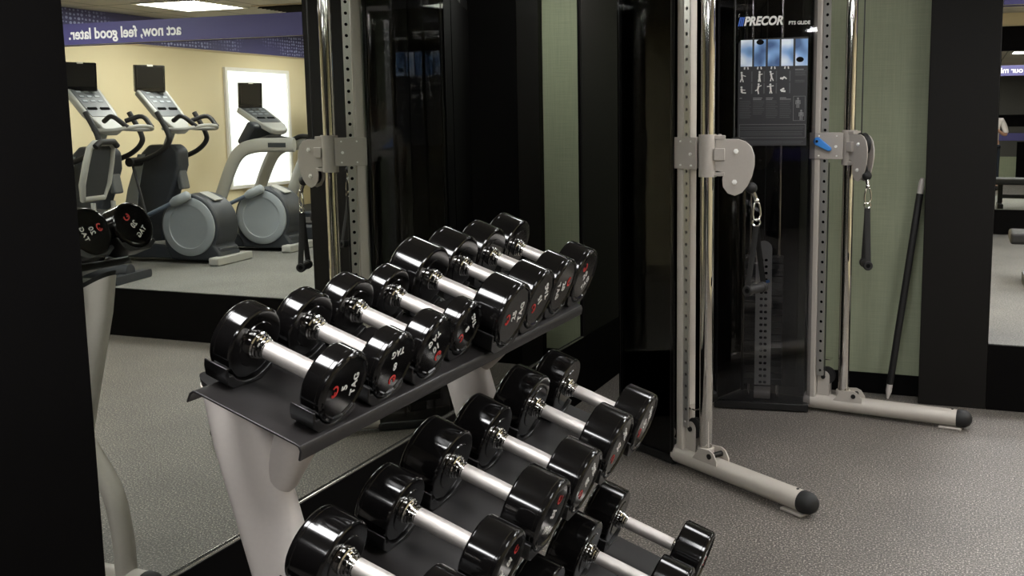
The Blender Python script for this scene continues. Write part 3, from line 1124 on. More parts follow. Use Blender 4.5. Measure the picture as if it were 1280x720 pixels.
    cbuild(b, 'side_plate', M['plate'], smooth=0, bevel=0.002, parent=ca)
    b = MB()
    L_ = (ch - upr).length
    for s in (-1, 1):
        for u, z in ((0.02, 1.445), (L_ - 0.05, 1.445), (0.02, 1.345), (L_ - 0.05, 1.345), (L_ - 0.055, 1.392)):
            q = upr + ud * u + un * (s * 0.049) + Vector((0, 0, z))
            b.tube([q - un * 0.004, q + un * 0.004], 0.007 if z == 1.392 else 0.004, 8)
    cbuild(b, 'plate_bolts', M['bolt'], parent=ca)
    # blue release lever on the inner face
    q = upr + un * (lever_sign * 0.050) + Vector((0, 0, 1.418)) + ud * 0.015
    al = R(-32)
    pd = ud * math.cos(al) + Vector((0, 0, math.sin(al)))
    pq = -ud * math.sin(al) + Vector((0, 0, math.cos(al)))
    pol = arc((0, 0), 0.021, 70, 290, 10) + [(0.075, -0.011), (0.083, -0.004), (0.083, 0.004), (0.075, 0.011)]
    b = MB()
    b.prism(pol, q + un * lever_sign * 0.008, pd, pq, 0.016)
    cbuild(b, 'release_lever', M['blue'], smooth=40, bevel=0.003, parent=ca)
    b = MB()
    b.tube([q + un * lever_sign * 0.014, q + un * lever_sign * 0.020], 0.007, 12)
    cbuild(b, 'lever_bolt', M['black_metal'], parent=ca)
    # swivelling pulley housing
    hd = Vector((math.cos(R(swivel)), math.sin(R(swivel)), 0))
    hn = Vector((-hd.y, hd.x, 0))
    b = MB()
    for z in (1.462, 1.31):
        q = ch + hd * 0.045
        b.box((q.x, q.y, z), (0.055, 0.05, 0.016), frame3(hd, hn, Vector((0, 0, 1))))
    q = ch + hd * 0.050
    b.box((q.x, q.y, 1.392), (0.045, 0.07, 0.05), frame3(hd, hn, Vector((0, 0, 1))))
    b.tube([q + Vector((0, 0, 1.30)), q + Vector((0, 0, 1.475))], 0.008, 12)
    cbuild(b, 'hinge', M['plate'], smooth=35, bevel=0.002, parent=ca)
    ph = cbuild(MB().prism(KID, ch + hn * 0.019, hd, (0, 0, 1), 0.006), 'pulley_plate', M['plate'], smooth=40, bevel=0.0015)
    cbuild(MB().prism(KID, ch - hn * 0.019, hd, (0, 0, 1), 0.006), 'pulley_plate', M['plate'], smooth=40, bevel=0.0015)
    for (u, z, rr) in ((0.118, 1.405, 0.057), (0.113, 1.278, 0.040)):
        b = MB()
        b.lathe([(rr * 0.75, -0.012), (rr, -0.012), (rr * 0.87, 0.0), (rr, 0.012), (rr * 0.75, 0.012)], Matrix.Translation(ch + hd * u + Vector((0, 0, z))) @ frame3(hd, Vector((0, 0, 1)), hn).to_4x4(), 32)
        cbuild(b, 'pulley_wheel', M['rubber'], parent=ca)
        b = MB()
        q = ch + hd * u + Vector((0, 0, z))
        b.tube([q - hn * 0.026, q + hn * 0.026], 0.011, 6)
        b.tube([q - hn * 0.031, q + hn * 0.031], 0.006, 10)
        cbuild(b, 'pulley_bolt', M['bolt'], parent=ca)
    # cables
    q = ch + hd * 0.108
    cbuild(MB().tube([q + Vector((0, 0, 1.445)), q + Vector((0, 0, ZT))], 0.0032, 8), 'lift_cable', M['cable'])
    q = upr + ud * 0.07 + un * lever_sign * 0.03
    cbuild(MB().tube([q + Vector((0, 0, 0.20)), q + Vector((0, 0, 1.31))], 0.003, 8), 'return_cable', M['cable'])
    # ball stop under the pulleys
    q = ch + hd * (0.182 if side == 'left' else 0.165) + Vector((0, 0, 1.252))
    b = MB()
    b.sphere(q, 0.024, seg=20)
    cbuild(b, 'ball_stop', M['rubber'], parent=ca)
    b = MB()
    e = q + hd * (0.022 if side == 'left' else 0.012) - Vector((0, 0, 0.052))
    b.tube([q, e], [0.011, 0.009], 12)
    b.sphere(e, 0.012, seg=14)
    cbuild(b, 'swivel', M['chrome'], parent=ca)
    # top bracket
    b = MB()
    b.box((ch.x - d.x * 0.08, ch.y - d.y * 0.08, ZT + 0.02), (0.26, 0.09, 0.04), frame3(d, nrm, Vector((0, 0, 1))))
    cbuild(b, 'top_bracket', M['silver_m'], smooth=0, bevel=0.008)
    return e


eL = column('left', LCH, -33, 0.58, Vector((-1.112, 4.190, 0)), 9, 1)
eR = column('right', RCH, -8, 0.60, Vector((-0.700, 5.248, 0)), -52, -1)


def strap_handle(e, length, gdir, label):
    root = empty('strap_handle', e)
    tag(root, label, 'handle', 'strap handles clipped to the cables')
    g = Vector(gdir).normalized()
    side = Vector((0.9, 0.35, 0))
    # spring clip
    b = MB()
    loop = [(0.0, 0.0), (0.011, -0.014), (0.016, -0.035), (0.018, -0.060), (0.012, -0.078), (0.0, -0.084), (-0.012, -0.078), (-0.016, -0.060), (-0.014, -0.035), (-0.009, -0.014)]
    P = [side * u + Vector((0, 0, v)) for u, v in loop]
    b.tube(P, 0.0042, 10, closed=True)
    c = b.build('spring_clip', M['chrome'], root)
    # ring
    b = MB()
    zc = -0.092
    P = [side * (0.017 * math.cos(2 * PI * k / 20)) + Vector((0, 0, zc + 0.015 * math.sin(2 * PI * k / 20))) for k in range(20)]
    b.tube(P, 0.0035, 8, closed=True)
    b.build('ring', M['chrome'], root)
    # webbing: one leg to each end of the grip
    gl = 0.062
    gz = -length
    top = Vector((0, 0, zc - 0.016))
    b = MB()
    for s in (-1, 1):
        end = g * (s * gl) + Vector((0, 0, gz + 0.02))
        midp = top.lerp(end, 0.35) - g * (s * 0.002)
        pts = spline([top + g * s * 0.003, midp, end], 6)
        pts.append(end - Vector((0, 0, 0.02)))
        b.tube(pts, 0.0135, 10, flat=(1.0, 0.14), up=g)
    b.build('webbing', M['webbing'], root, smooth=50)
    b = MB()
    mt = Matrix.Translation((0, 0, gz)) @ frame3(Vector((0, 0, 1)).cross(g).normalized(), g.cross(Vector((0, 0, 1)).cross(g).normalized()), g).to_4x4()
    b.lathe([(0.011, -gl - 0.006), (0.019, -gl - 0.007), (0.023, -gl - 0.003), (0.023, -gl + 0.016), (0.0195, -gl + 0.02), (0.020, 0), (0.0195, gl - 0.02), (0.023, gl - 0.016), (0.023, gl + 0.003), (0.019, gl + 0.007), (0.011, gl + 0.006)], mt, 26)
    b.build('grip', M['rubber'], root)
    b = MB()
    b.lathe([(0.0105, -gl - 0.0062), (0.0105, gl + 0.0062)], mt, 20)
    b.build('grip_bore', M['hole'], root)
    return root


strap_handle(eL, 0.372, (0.34, 0.94, 0.0), 'black strap handle hanging from the near column of the cable machine')
strap_handle(eR, 0.385, (0.25, -0.97, 0.0), 'black strap handle hanging from the far column before the green wall')

# printed sheet and maker's lettering on the inner face of the right tower
T = TOW['right']
pd = (T['inf'] - T['ib']).normalized()
pn = Vector((-pd.y, pd.x, 0))
if pn.y > 0:
    pn = -pn                                     # towards the open side
org = T['inf'] + pn * 0.0045


def onp(t, z, off=0.0):
    """t metres back from the front edge of the sheet"""
    return org - pd * t + Vector((0, 0, z)) + pn * off


def plate_on(b, t0, t1, z0, z1, off, th=0.0006):
    b.prism([(0, z0), (t1 - t0, z0), (t1 - t0, z1), (0, z1)], org - pd * t1 + pn * off, pd, (0, 0, 1), th)


b = MB()
w, z0, z1 = 0.346, 1.398, 1.937
poly = [(0, z0), (w, z0), (w, z1), (0.03, z1 - 0.004)] + [(0.008, z1 - 0.012), (0, z1 - 0.028)]
b.prism(poly, onp(0.389, 0, 0.0), pd, (0, 0, 1), 0.0008)
sheet_o = cbuild(b, 'instruction_sheet', M['poster'], smooth=0)


def U(px):        # crop column -> t
    return 0.389 - (px - 85) / 330 * 0.346


def Vv(py):       # crop row -> z
    return 1.937 - (py - 160) / 530 * 0.539


for i, (x0, x1) in enumerate(((97, 152), (161, 216), (226, 281), (290, 346), (356, 414))):
    b = MB()
    plate_on(b, U(x1), U(x0), Vv(298), Vv(168), 0.0008)
    cbuild(b, 'printed_photo', mat_photo('printed_photo_%d' % i, i + 1), smooth=0, parent=sheet_o)
    if i in (1, 4):
        b = MB()
        c = ((189, 180), (378, 268))[0 if i == 1 else 1]
        b.prism([((x - c[0]) / 330 * 0.346, (y) / 530 * 0.539) for x, y in [(18 * math.cos(2 * PI * k / 18) + c[0], 13 * math.sin(2 * PI * k / 18)) for k in range(18)]], onp(U(c[0]), Vv(c[1]), 0.0016), pd, (0, 0, 1), 0.0006)
        cbuild(b, 'printed_hair', M['hole'], smooth=0, parent=sheet_o)
# little exercise figures
b = MB()


def stroke(b, x0, y0, x1, y1, wd):
    p, q = onp(U(x0), Vv(y0), 0.001), onp(U(x1), Vv(y1), 0.001)
    t = (q - p)
    L_ = t.length
    t.normalize()
    s = pn.cross(t)
    h = wd / 330 * 0.346 / 2
    b.prism([(0, -h), (L_, -h), (L_, h), (0, h)], p, t, s, 0.0006)


def dotp(b, x, y, r):
    rr = r / 330 * 0.346
    b.prism([(rr * math.cos(2 * PI * k / 10), rr * math.sin(2 * PI * k / 10)) for k in range(10)], onp(U(x), Vv(y), 0.001), pd, (0, 0, 1), 0.0006)


for cx in (124, 187, 252, 316):
    for s in (-1, 1):
        stroke(b, cx + s * 7, 300, cx + s * 9, 312, 6)
figs = [((102, 328), [(102, 334, 104, 352, 8), (104, 352, 96, 374, 5), (104, 352, 110, 374, 5), (104, 340, 122, 346, 4)]),
        ((188, 326), [(188, 332, 187, 352, 9), (187, 352, 183, 374, 6), (188, 352, 192, 374, 6), (189, 338, 202, 336, 4)]),
        ((240, 326), [(241, 332, 245, 350, 8), (245, 350, 240, 372, 5), (245, 350, 254, 370, 5), (241, 338, 254, 334, 4)]),
        ((290, 358), [(294, 360, 308, 352, 9), (308, 352, 316, 362, 6), (294, 360, 300, 364, 5)]),
        ((102, 400), [(102, 406, 104, 426, 9), (104, 426, 124, 428, 6), (104, 412, 120, 414, 4)]),
        ((184, 386), [(184, 392, 180, 412, 8), (180, 412, 168, 418, 5), (180, 412, 184, 434, 6), (184, 398, 198, 392, 4)]),
        ((240, 388), [(240, 394, 242, 412, 8), (242, 412, 238, 432, 5), (242, 412, 248, 432, 5), (224, 398, 256, 394, 4)]),
        ((292, 416), [(292, 420, 312, 422, 9), (296, 412, 306, 408, 8)])]
cbuild(b, 'printed_feet', M['white_print'], smooth=0, parent=sheet_o)
for hd, sts in figs:
    b = MB()
    dotp(b, hd[0], hd[1], 5)
    for s in sts:
        stroke(b, *s)
    cbuild(b, 'printed_figure', M['white_print'], smooth=0, parent=sheet_o)
for x0, x1, rows in ((93, 150, range(468, 552, 9)), (158, 214, range(468, 534, 9)), (220, 278, range(468, 552, 9)), (286, 342, range(468, 552, 9)), (356, 412, range(322, 346, 7)), (356, 412, range(368, 380, 7)), (93, 405, (598, 606, 620, 628, 636)), (93, 405, (668, 676))):
    b = MB()
    for y in rows:
        e = x1 - random.uniform(0, 14)
        plate_on(b, U(e), U(x0), Vv(y + 2.6), Vv(y), 0.0008)
    cbuild(b, 'text_block', M['poster_dim'], smooth=0, parent=sheet_o)
for cx in (145, 204, 262, 326):
    for y0 in (322, 380):
        b = MB()
        plate_on(b, U(cx + 9), U(cx + 3), Vv(y0 + 52), Vv(y0), 0.0008)
        cbuild(b, 'printed_column', M['poster_dim'], smooth=0, parent=sheet_o)
b = MB()
for x0, y0, wd in ((93, 452, 12), (158, 452, 44), (158, 459, 40), (220, 452, 34), (220, 459, 30), (286, 452, 30), (286, 459, 52), (356, 314, 40)):
    plate_on(b, U(x0 + wd), U(x0), Vv(y0 + 4), Vv(y0), 0.0008)
for x0, x1, y0, y1 in ((350, 405, 446, 566), (93, 408, 584, 650)):
    for r in ((x0, x1, y0, y0 + 1.5), (x0, x1, y1, y1 + 1.5), (x0, x0 + 1.5, y0, y1), (x1, x1 + 1.5, y0, y1)):
        plate_on(b, U(r[1]), U(r[0]), Vv(r[3]), Vv(r[2]), 0.0008)
for (x, y, s) in ((372, 480, 1.0), (388, 540, 1.0)):
    dotp(b, x, y - 22, 5)
    for st in ((x, y - 16, x, y + 2, 12), (x - 9, y - 14, x - 10, y + 6, 4), (x + 9, y - 14, x + 10, y + 6, 4), (x - 4, y + 2, x - 4, y + 24, 5), (x + 4, y + 2, x + 4, y + 24, 5)):
        stroke(b, *st)
cbuild(b, 'heading_print', M['poster_grey'], smooth=0, parent=sheet_o)


def text_on(txt, t0, t1, zc, h, m, name, bold, shear):
    me = text_mesh(txt, 0.1, 0.0012, bold=bold, shear=shear)
    xs = [v.co.x for v in me.vertices]
    ys = [v.co.y for v in me.vertices]
    me.transform(Matrix.Translation((-(max(xs) + min(xs)) / 2, -(max(ys) + min(ys)) / 2, 0)))
    me.transform(Matrix.Diagonal(((t1 - t0) / (max(xs) - min(xs)), h / (max(ys) - min(ys)), 1, 1)))
    me.transform(place(pd, (0, 0, 1), onp((t0 + t1) / 2, zc, 0.001)))
    me.transform(Matrix.Translation(-CM0))
    return link(name, me, m, cm, 0)


text_on('PRECOR', 0.168, 0.362, 2.022, 0.046, M['white_print'], 'maker_lettering', 0.004, 0.25)
text_on('FTS GLIDE', 0.035, 0.140, 2.008, 0.018, M['white_print'], 'model_lettering', 0.003, 0.0)
b = MB()
for k in range(3):
    t = 0.392 - k * 0.009
    b.prism([(0, 0), (0.006, 0), (0.016, 0.044), (0.010, 0.044)], onp(t, 1.998, 0.001), pd, (0, 0, 1), 0.0012)
cbuild(b, 'slash_mark', M['blue_print'], smooth=0)

# weighted bar leaning in the corner of the pier
p0, p1 = Vector((-0.338, 5.575, 0.0)), Vector((-0.196, 5.600, 1.215))
ax = (p1 - p0).normalized()
bar = empty('weighted_bar', p0)
tag(bar, 'black weighted bar with silver ends leaning between green wall and pier', 'exercise bar')
x_ = Vector((0, 1, 0)).cross(ax).normalized()
mt = frame3(x_, ax.cross(x_), ax).to_4x4()
LB = (p1 - p0).length
MB().lathe([(0.017, 0.085), (0.0185, 0.09), (0.0185, LB - 0.09), (0.017, LB - 0.085)], mt, 20).build('foam_sleeve', M['rubber'], bar)
MB().lathe([(0.006, 0.002), (0.010, 0.02), (0.0165, 0.045), (0.0165, 0.0845)], mt, 20).build('bar_tip', M['silver'], bar)
MB().lathe([(0.0165, LB - 0.0845), (0.0165, LB - 0.03), (0.010, LB - 0.002), (0.005, LB)], mt, 20).build('bar_tip', M['silver'], bar)


# ------------------------------------------------------------------ cardio machines on the platform
def display(root, c, w, h, tilt, yaw=36):
    """flat display facing the user (-x), tilted back"""
    rot = Matrix.Rotation(R(yaw), 3, 'Z') @ Matrix.Rotation(R(tilt), 3, 'Y')
    b = MB()
    b.box(c, (0.05, w, h), rot)
    s = b.build('display', M['screen'], root, smooth=0, bevel=0.006)
    f = rot @ Vector((-1, 0, 0))
    u = rot @ Vector((0, 0, 1))
    cc = Vector(c) + f * 0.026 + u * 0.012
    b = MB()
    b.box(cc, (0.002, w * 0.86, h * 0.80), rot)
    b.build('display_glass', M['urethane_face'], s, smooth=0)
    b = MB()
    b.box(Vector(c) + f * 0.02 + u * (h / 2 - 0.002), (0.02, 0.045, 0.014), rot)
    b.build('display_clip', M['white_paint'], s, smooth=0)
    return s


def console(root, c, ln, w, tilt, yaw=16):
    """long sloping console tray: light shell with a dark key panel"""
    rot = Matrix.Rotation(R(yaw), 3, 'Z') @ Matrix.Rotation(R(tilt), 3, 'Y')
    ax, ay, az = rot @ Vector((1, 0, 0)), rot @ Vector((0, 1, 0)), rot @ Vector((0, 0, 1))
    poly = [(-ln / 2, -w * 0.30), (-ln / 2 - 0.03, -w * 0.12), (-ln / 2 - 0.03, w * 0.12), (-ln / 2, w * 0.30), (-ln * 0.1, w * 0.47), (ln / 2 - 0.03, w / 2), (ln / 2, w / 2 - 0.03), (ln / 2, -w / 2 + 0.03), (ln / 2 - 0.03, -w / 2), (-ln * 0.1, -w * 0.47)]
    b = MB()
    b.prism(poly, Vector(c), ax, ay, 0.055)
    s = b.build('console', M['cardio_light'], root, smooth=40, bevel=0.014, bseg=3)
    b = MB()
    b.prism([(-ln * 0.22, -w * 0.34), (-ln * 0.22, w * 0.34), (ln * 0.46, w * 0.40), (ln * 0.46, -w * 0.40)], Vector(c) + az * 0.029, ax, ay, 0.004)
    b.build('key_panel', M['cardio_key'], s, smooth=0)
    b = MB()
    for k in (-1, 1):
        b.box(Vector(c) + az * 0.034 + ay * (k * w * 0.18) + ax * (-ln * 0.04), (0.024, w * 0.26, 0.012), rot)
    b.build('key_slot', M['hole'], s, smooth=0, bevel=0.004)
    b = MB()
    for i in range(3):
        for j in range(3):
            b.box(Vector(c) + az * 0.033 + ay * ((j - 1) * w * 0.22) + ax * (ln * (0.14 + i * 0.11)), (0.02, w * 0.13, 0.004), rot)
    b.build('keys', M['cardio_grey'], s, smooth=0)
    return s


def elliptical(loc, rz, label, front=True, rear=True):
    root = empty('elliptical_trainer', loc, Matrix.Rotation(rz, 3, 'Z'))
    tag(root, label, 'exercise machine', 'elliptical trainers on the platform')
    if rear:
        # base and wheel housing
        b = MB()
        base = [(-0.02, 0.035), (1.02, 0.035), (1.04, 0.08), (0.95, 0.15), (0.62, 0.165), (0.5, 0.15), (-0.02, 0.14)]
        b.prism(base, (0, 0, 0), (1, 0, 0), (0, 0, 1), 0.26)
        b.build('base', M['cardio_dark'], root, smooth=35, bevel=0.015)
        wc = (0.25, 0.315)
        prof = arc(wc, 0.275, -20, 215, 36) + [(-0.02, 0.10), (-0.035, 0.03), (0.45, 0.03), (0.50, 0.15)]
        b = MB()
        b.prism(prof, (0, 0, 0), (1, 0, 0), (0, 0, 1), 0.30)
        b.build('wheel_housing', M['cardio_dark'], root, smooth=35, bevel=0.02, bseg=3)
        for s in (-1, 1):
            mt = Matrix.Translation((wc[0], s * 0.151, wc[1])) @ Matrix.Rotation(-s * PI / 2, 4, 'X')
            b = MB()
            b.lathe([(0.247, -0.004), (0.247, 0.012), (0.236, 0.018), (0.185, 0.018), (0.180, 0.011), (0.165, 0.008), (0.02, 0.008)], mt, 56)
            b.build('wheel_cover', M['cardio_grey'], root, smooth=30)
        b = MB()
        b.box((0.13, 0.0, 0.565), (0.16, 0.12, 0.012), Matrix.Rotation(R(-24), 3, 'Y'))
        b.build('maker_plate', M['cardio_light'], root, smooth=0, bevel=0.004)
        # rear stabiliser
        b = MB()
        b.prism(rrect(0.50, 0.066, 0.016), (-0.03, 0, 0.036), (0, 1, 0), (0, 0, 1), 0.09)
        b.build('stabiliser', M['cardio_light'], root, smooth=40, bevel=0.006)
        # linkage arms, each with its pedal
        for s in (-1, 1):
            up = 0.12 if s < 0 else -0.05
            b = MB()
            p0, p1 = Vector((0.24, s * 0.20, 0.45 + up)), Vector((1.10, s * 0.20, 0.20))
            b.tube([p0, p1], 0.027, 14, flat=(0.7, 1.0), up=(0, 1, 0))
            a = b.build('link_arm', M['cardio_blue'], root, smooth=45)
            b = MB()
            d = (p1 - p0).normalized()
            b.tube([p0 - d * 0.05, p0 - d * 0.03, p0 + d * 0.10, p0 + d * 0.14], [0.018, 0.04, 0.042, 0.028], 18)
            b.build('arm_boot', M['cardio_grey'], a, smooth=50)
            b = MB()
            q = Vector((0.86, s * 0.21, 0.275 + (0.03 if s < 0 else -0.03)))
            b.box(q, (0.36, 0.13, 0.035), Matrix.Rotation(R(8), 3, 'Y'))
            b.build('pedal', M['rubber'], a, smooth=0, bevel=0.012)
    else:
        b = MB()
        b.prism([(0.48, 0.03), (1.02, 0.03), (1.04, 0.08), (0.95, 0.15), (0.50, 0.15)], (0, 0, 0), (1, 0, 0), (0, 0, 1), 0.42)
        b.build('base', M['cardio_dark'], root, smooth=35, bevel=0.015)
    # front ramp
    b = MB()
    for s in (-1, 1):
        b.tube([(0.52, s * 0.10, 0.17), (1.0, s * 0.10, 0.13)], 0.02, 12)
    b.build('ramp_rails', M['cardio_light'], root)
    if front:
        b = MB()
        pr = [(0.58, 0.12), (0.98, 0.12), (0.95, 0.36), (0.88, 0.62), (0.74, 0.93), (0.66, 1.0), (0.42, 1.0), (0.37, 0.95), (0.37, 0.82), (0.43, 0.66), (0.54, 0.42)]
        b.prism(pr, (0, 0, 0), (1, 0, 0), (0, 0, 1), 0.15)
        sh = b.build('column_shroud', M['cardio_dark'], root, smooth=30, bevel=0.025, bseg=3)
        for s in (-1, 1):
            b = MB()
            b.prism([(0.80, 0.14), (0.985, 0.14), (0.955, 0.36), (0.885, 0.62), (0.76, 0.92), (0.69, 0.92), (0.78, 0.60), (0.82, 0.36)], (0, s * 0.080, 0), (1, 0, 0), (0, 0, 1), 0.008)
            b.build('side_cover', M['cardio_grey'], sh, smooth=0)
        b = MB()
        b.box((0.40, 0, 0.72), (0.05, 0.10, 0.20), Matrix.Rotation(R(10), 3, 'Y'))
        b.build('bottle_holder', M['cardio_key'], sh, smooth=0, bevel=0.012)
        b = MB()
        b.tube([(0.54, 0, 0.97), (0.43, 0, 1.20)], 0.036, 18, flat=(1.0, 0.8))
        b.build('mast', M['cardio_grey'], root)
        console(root, (0.53, 0, 1.29), 0.50, 0.30, -42)
        display(root, (0.66, 0, 1.555), 0.245, 0.225, -6)
        for s in (-1, 1):
            P = spline([(0.69, s * 0.24, 0.86), (0.56, s * 0.245, 0.885), (0.42, s * 0.25, 0.94), (0.325, s * 0.25, 1.02), (0.325, s * 0.25, 1.10), (0.42, s * 0.245, 1.27)], 6)
            b = MB()
            b.tube(P, 0.021, 14)
            b.build('moving_handle', M['rubber'], root)
            b = MB()
            b.tube([(0.69, s * 0.15, 0.86), (0.69, s * 0.285, 0.86)], 0.038, 16)
            b.build('handle_pivot', M['rubber'], root)
            b = MB()
            b.tube([(0.69, s * 0.24, 0.83), (0.58, s * 0.22, 0.30)], 0.011, 8)
            b.build('handle_rod', M['cardio_dark'], root)
        P = [(0.46, -0.03, 1.16), (0.44, -0.15, 1.14), (0.36, -0.21, 1.13), (0.20, -0.21, 1.13), (0.13, -0.13, 1.15), (0.12, 0.0, 1.16), (0.13, 0.13, 1.15), (0.20, 0.21, 1.13), (0.36, 0.21, 1.13), (0.44, 0.15, 1.14), (0.46, 0.03, 1.16)]
        b = MB()
        b.tube(spline(P, 4), 0.015, 12)
        b.build('handrail', M['cardio_light'], root)
        b = MB()
        for s in (-1, 1):
            b.tube(spline([(0.36, s * 0.12, 1.20), (0.24, s * 0.17, 1.235), (0.13, s * 0.14, 1.15)], 5), 0.019, 12)
        b.build('pulse_grip', M['rubber'], root)
    return root


elliptical((1.99, 6.86, ZP), R(-6), 'elliptical trainer with round grey wheel cover and console, fully seen in the mirror')
elliptical((2.14, 6.28, ZP), R(-6), 'upright cardio trainer with arm levers, cut off by the left mirror surround', rear=False)
elliptical((1.93, 7.72, ZP), R(-8), 'round grey wheel unit of a trainer before the treadmill', front=False)


def treadmill(loc, rz, label):
    root = empty('treadmill', loc, Matrix.Rotation(rz, 3, 'Z'))
    tag(root, label, 'exercise machine', 'treadmills on the platform')
    b = MB()
    b.prism([(-0.10, 0.03), (1.80, 0.03), (1.85, 0.10), (1.80, 0.20), (1.55, 0.235), (1.42, 0.19), (-0.08, 0.16)], (0, 0, 0), (1, 0, 0), (0, 0, 1), 0.72)
    b.build('deck', M['cardio_dark'], root, smooth=30, bevel=0.02)
    b = MB()
    b.boxr(-0.05, 1.40, -0.25, 0.25, 0.172, 0.190)
    b.build('belt', M['rubber'], root, smooth=0)
    for s in (-1, 1):
        P = spline([(1.66, s * 0.31, 0.10), (1.52, s * 0.31, 0.40), (1.36, s * 0.31, 0.74), (1.24, s * 0.31, 0.89), (1.08, s * 0.31, 0.945), (0.86, s * 0.31, 0.955), (0.62, s * 0.31, 0.955)], 6)
        b = MB()
        b.tube(P, 0.06, 18, flat=(1.15, 0.5), up=(0, 1, 0))
        a = b.build('side_arm', M['cardio_light'], root, smooth=50)
        b = MB()
        b.box((0.80, s * 0.31 - 0.031, 0.955), (0.20, 0.006, 0.045))
        b.box((0.80, s * 0.31 + 0.031, 0.955), (0.20, 0.006, 0.045))
        b.build('arm_slot', M['cardio_dark'], a, smooth=0, bevel=0.002)
        b = MB()
        b.tube(spline([(1.02, s * 0.29, 1.00), (0.90, s * 0.27, 1.03), (0.66, s * 0.29, 1.0)], 5), 0.024, 12)
        b.build('grip_rail', M['rubber'], root)
    b = MB()
    b.box((1.20, 0, 1.06), (0.10, 0.56, 0.26), Matrix.Rotation(R(-35), 3, 'Y'))
    b.build('dash_tray', M['cardio_dark'], root, smooth=0, bevel=0.03, bseg=3)
    console(root, (1.17, 0, 1.20), 0.50, 0.34, -27)
    display(root, (1.32, 0, 1.45), 0.235, 0.25, -6)
    return root


treadmill((1.66, 8.55, ZP), R(-3), 'treadmill with grey side arms before the bright window')
treadmill((1.66, 9.72, ZP), R(-3), 'treadmill beyond the window, mostly hidden behind the black pier in the mirror')

# recumbent bike beside the left elliptical
bk = empty('recumbent_bike', (2.06, 5.80, ZP), Matrix.Rotation(R(-12), 3, 'Z'))
tag(bk, 'recumbent bike with silver framed black mesh back at the platform edge', 'exercise machine')
rot = Matrix.Rotation(R(-14), 3, 'Y')
bc = Vector((0.16, 0, 0.83))
b = MB()
outl = [(-0.12, -0.21), (-0.155, -0.10), (-0.15, 0.06), (-0.135, 0.18), (-0.09, 0.215), (0.09, 0.215), (0.135, 0.18), (0.15, 0.06), (0.155, -0.10), (0.12, -0.21)]
b.tube([bc + rot @ Vector((0, u, v)) for u, v in outl], 0.024, 12, closed=True)
b.build('back_frame', M['cardio_light'], bk)
b = MB()
b.prism(outl, bc, rot @ Vector((0, 1, 0)), rot @ Vector((0, 0, 1)), 0.012)
b.build('back_mesh', M['mesh'], bk, smooth=0)
b = MB()
b.tube([bc + rot @ Vector((-0.04, u, 0.20 + (0.035 if abs(u) < 0.09 else 0.0))) for u in (-0.13, -0.08, 0, 0.08, 0.13)], 0.022, 12)
b.build('head_roll', M['rubber'], bk)
b = MB()
b.prism([(0.10, 0.42), (0.60, 0.48), (0.60, 0.56), (0.12, 0.52)], (0, 0, 0), (1, 0, 0), (0, 0, 1), 0.36)
b.build('seat', M['rubber'], bk, smooth=0, bevel=0.03, bseg=3)
b = MB()
b.prism([(-0.10, 0.43), (0.16, 0.44), (0.12, 0.54), (-0.09, 0.53)], (0, 0.16, 0), (1, 0, 0), (0, 0, 1), 0.02)
b.build('side_tray', M['cardio_dark'], bk, smooth=0)
b = MB()
b.tube([(0.20, 0, 0.12), (0.22, 0, 0.42)], 0.05, 16)
b.tube([(0.13, -0.12, 0.60), (0.13, -0.12, 0.42)], 0.018, 10)
b.tube([(0.13, 0.12, 0.60), (0.13, 0.12, 0.42)], 0.018, 10)
b.build('seat_post', M['cardio_light'], bk)
b = MB()
b.tube([(-0.05, 0, 0.07), (1.15, 0, 0.09)], 0.06, 16)
b.prism(rrect(0.46, 0.06, 0.02), (-0.04, 0, 0.032), (0, 1, 0), (0, 0, 1), 0.08)
b.prism(rrect(0.46, 0.06, 0.02), (1.10, 0, 0.032), (0, 1, 0), (0, 0, 1), 0.08)
b.build('base_beam', M['cardio_dark'], bk, smooth=40)
b = MB()
b.prism(arc((0.85, 0.34), 0.24, 0, 350, 30), (0, 0, 0), (1, 0, 0), (0, 0, 1), 0.18)
b.build('flywheel_housing', M['cardio_dark'], bk, smooth=30, bevel=0.02)
b = MB()
b.tube([(0.95, 0, 0.45), (1.05, 0, 0.92)], 0.035, 14)
b.build('mast', M['cardio_grey'], bk)
console(bk, (1.02, 0, 0.98), 0.36, 0.30, -40)
b = MB()
for s in (-1, 1):
    b.tube([(0.85, 0.0, 0.34), (0.85, s * 0.14, 0.34), (0.85 + s * 0.10, s * 0.14, 0.34 + s * 0.10), (0.85 + s * 0.10, s * 0.23, 0.34 + s * 0.10)], 0.016, 10)
b.build('cranks', M['rubber'], bk)

# low black bench on the platform, seen in the back mirror
be = empty('flat_bench', (0.95, 7.6, ZP))
tag(be, 'low black flat bench on the platform reflected in the back mirror', 'bench')
b = MB()
b.boxr(-0.62, 0.62, -0.16, 0.16, 0.30, 0.38)
b.build('pad', M['rubber'], be, smooth=0, bevel=0.02, bseg=3)
for x in (-0.48, 0.48):
    b = MB()
    b.boxr(x - 0.03, x + 0.03, -0.03, 0.03, 0.06, 0.298)
    b.boxr(x - 0.035, x + 0.035, -0.24, 0.24, 0.002, 0.06)
    b.build('leg', M['black_metal'], be, smooth=0, bevel=0.006)
b = MB()
b.boxr(-0.45, 0.45, -0.025, 0.025, 0.12, 0.17)
b.build('spine', M['black_metal'], be, smooth=0, bevel=0.004)


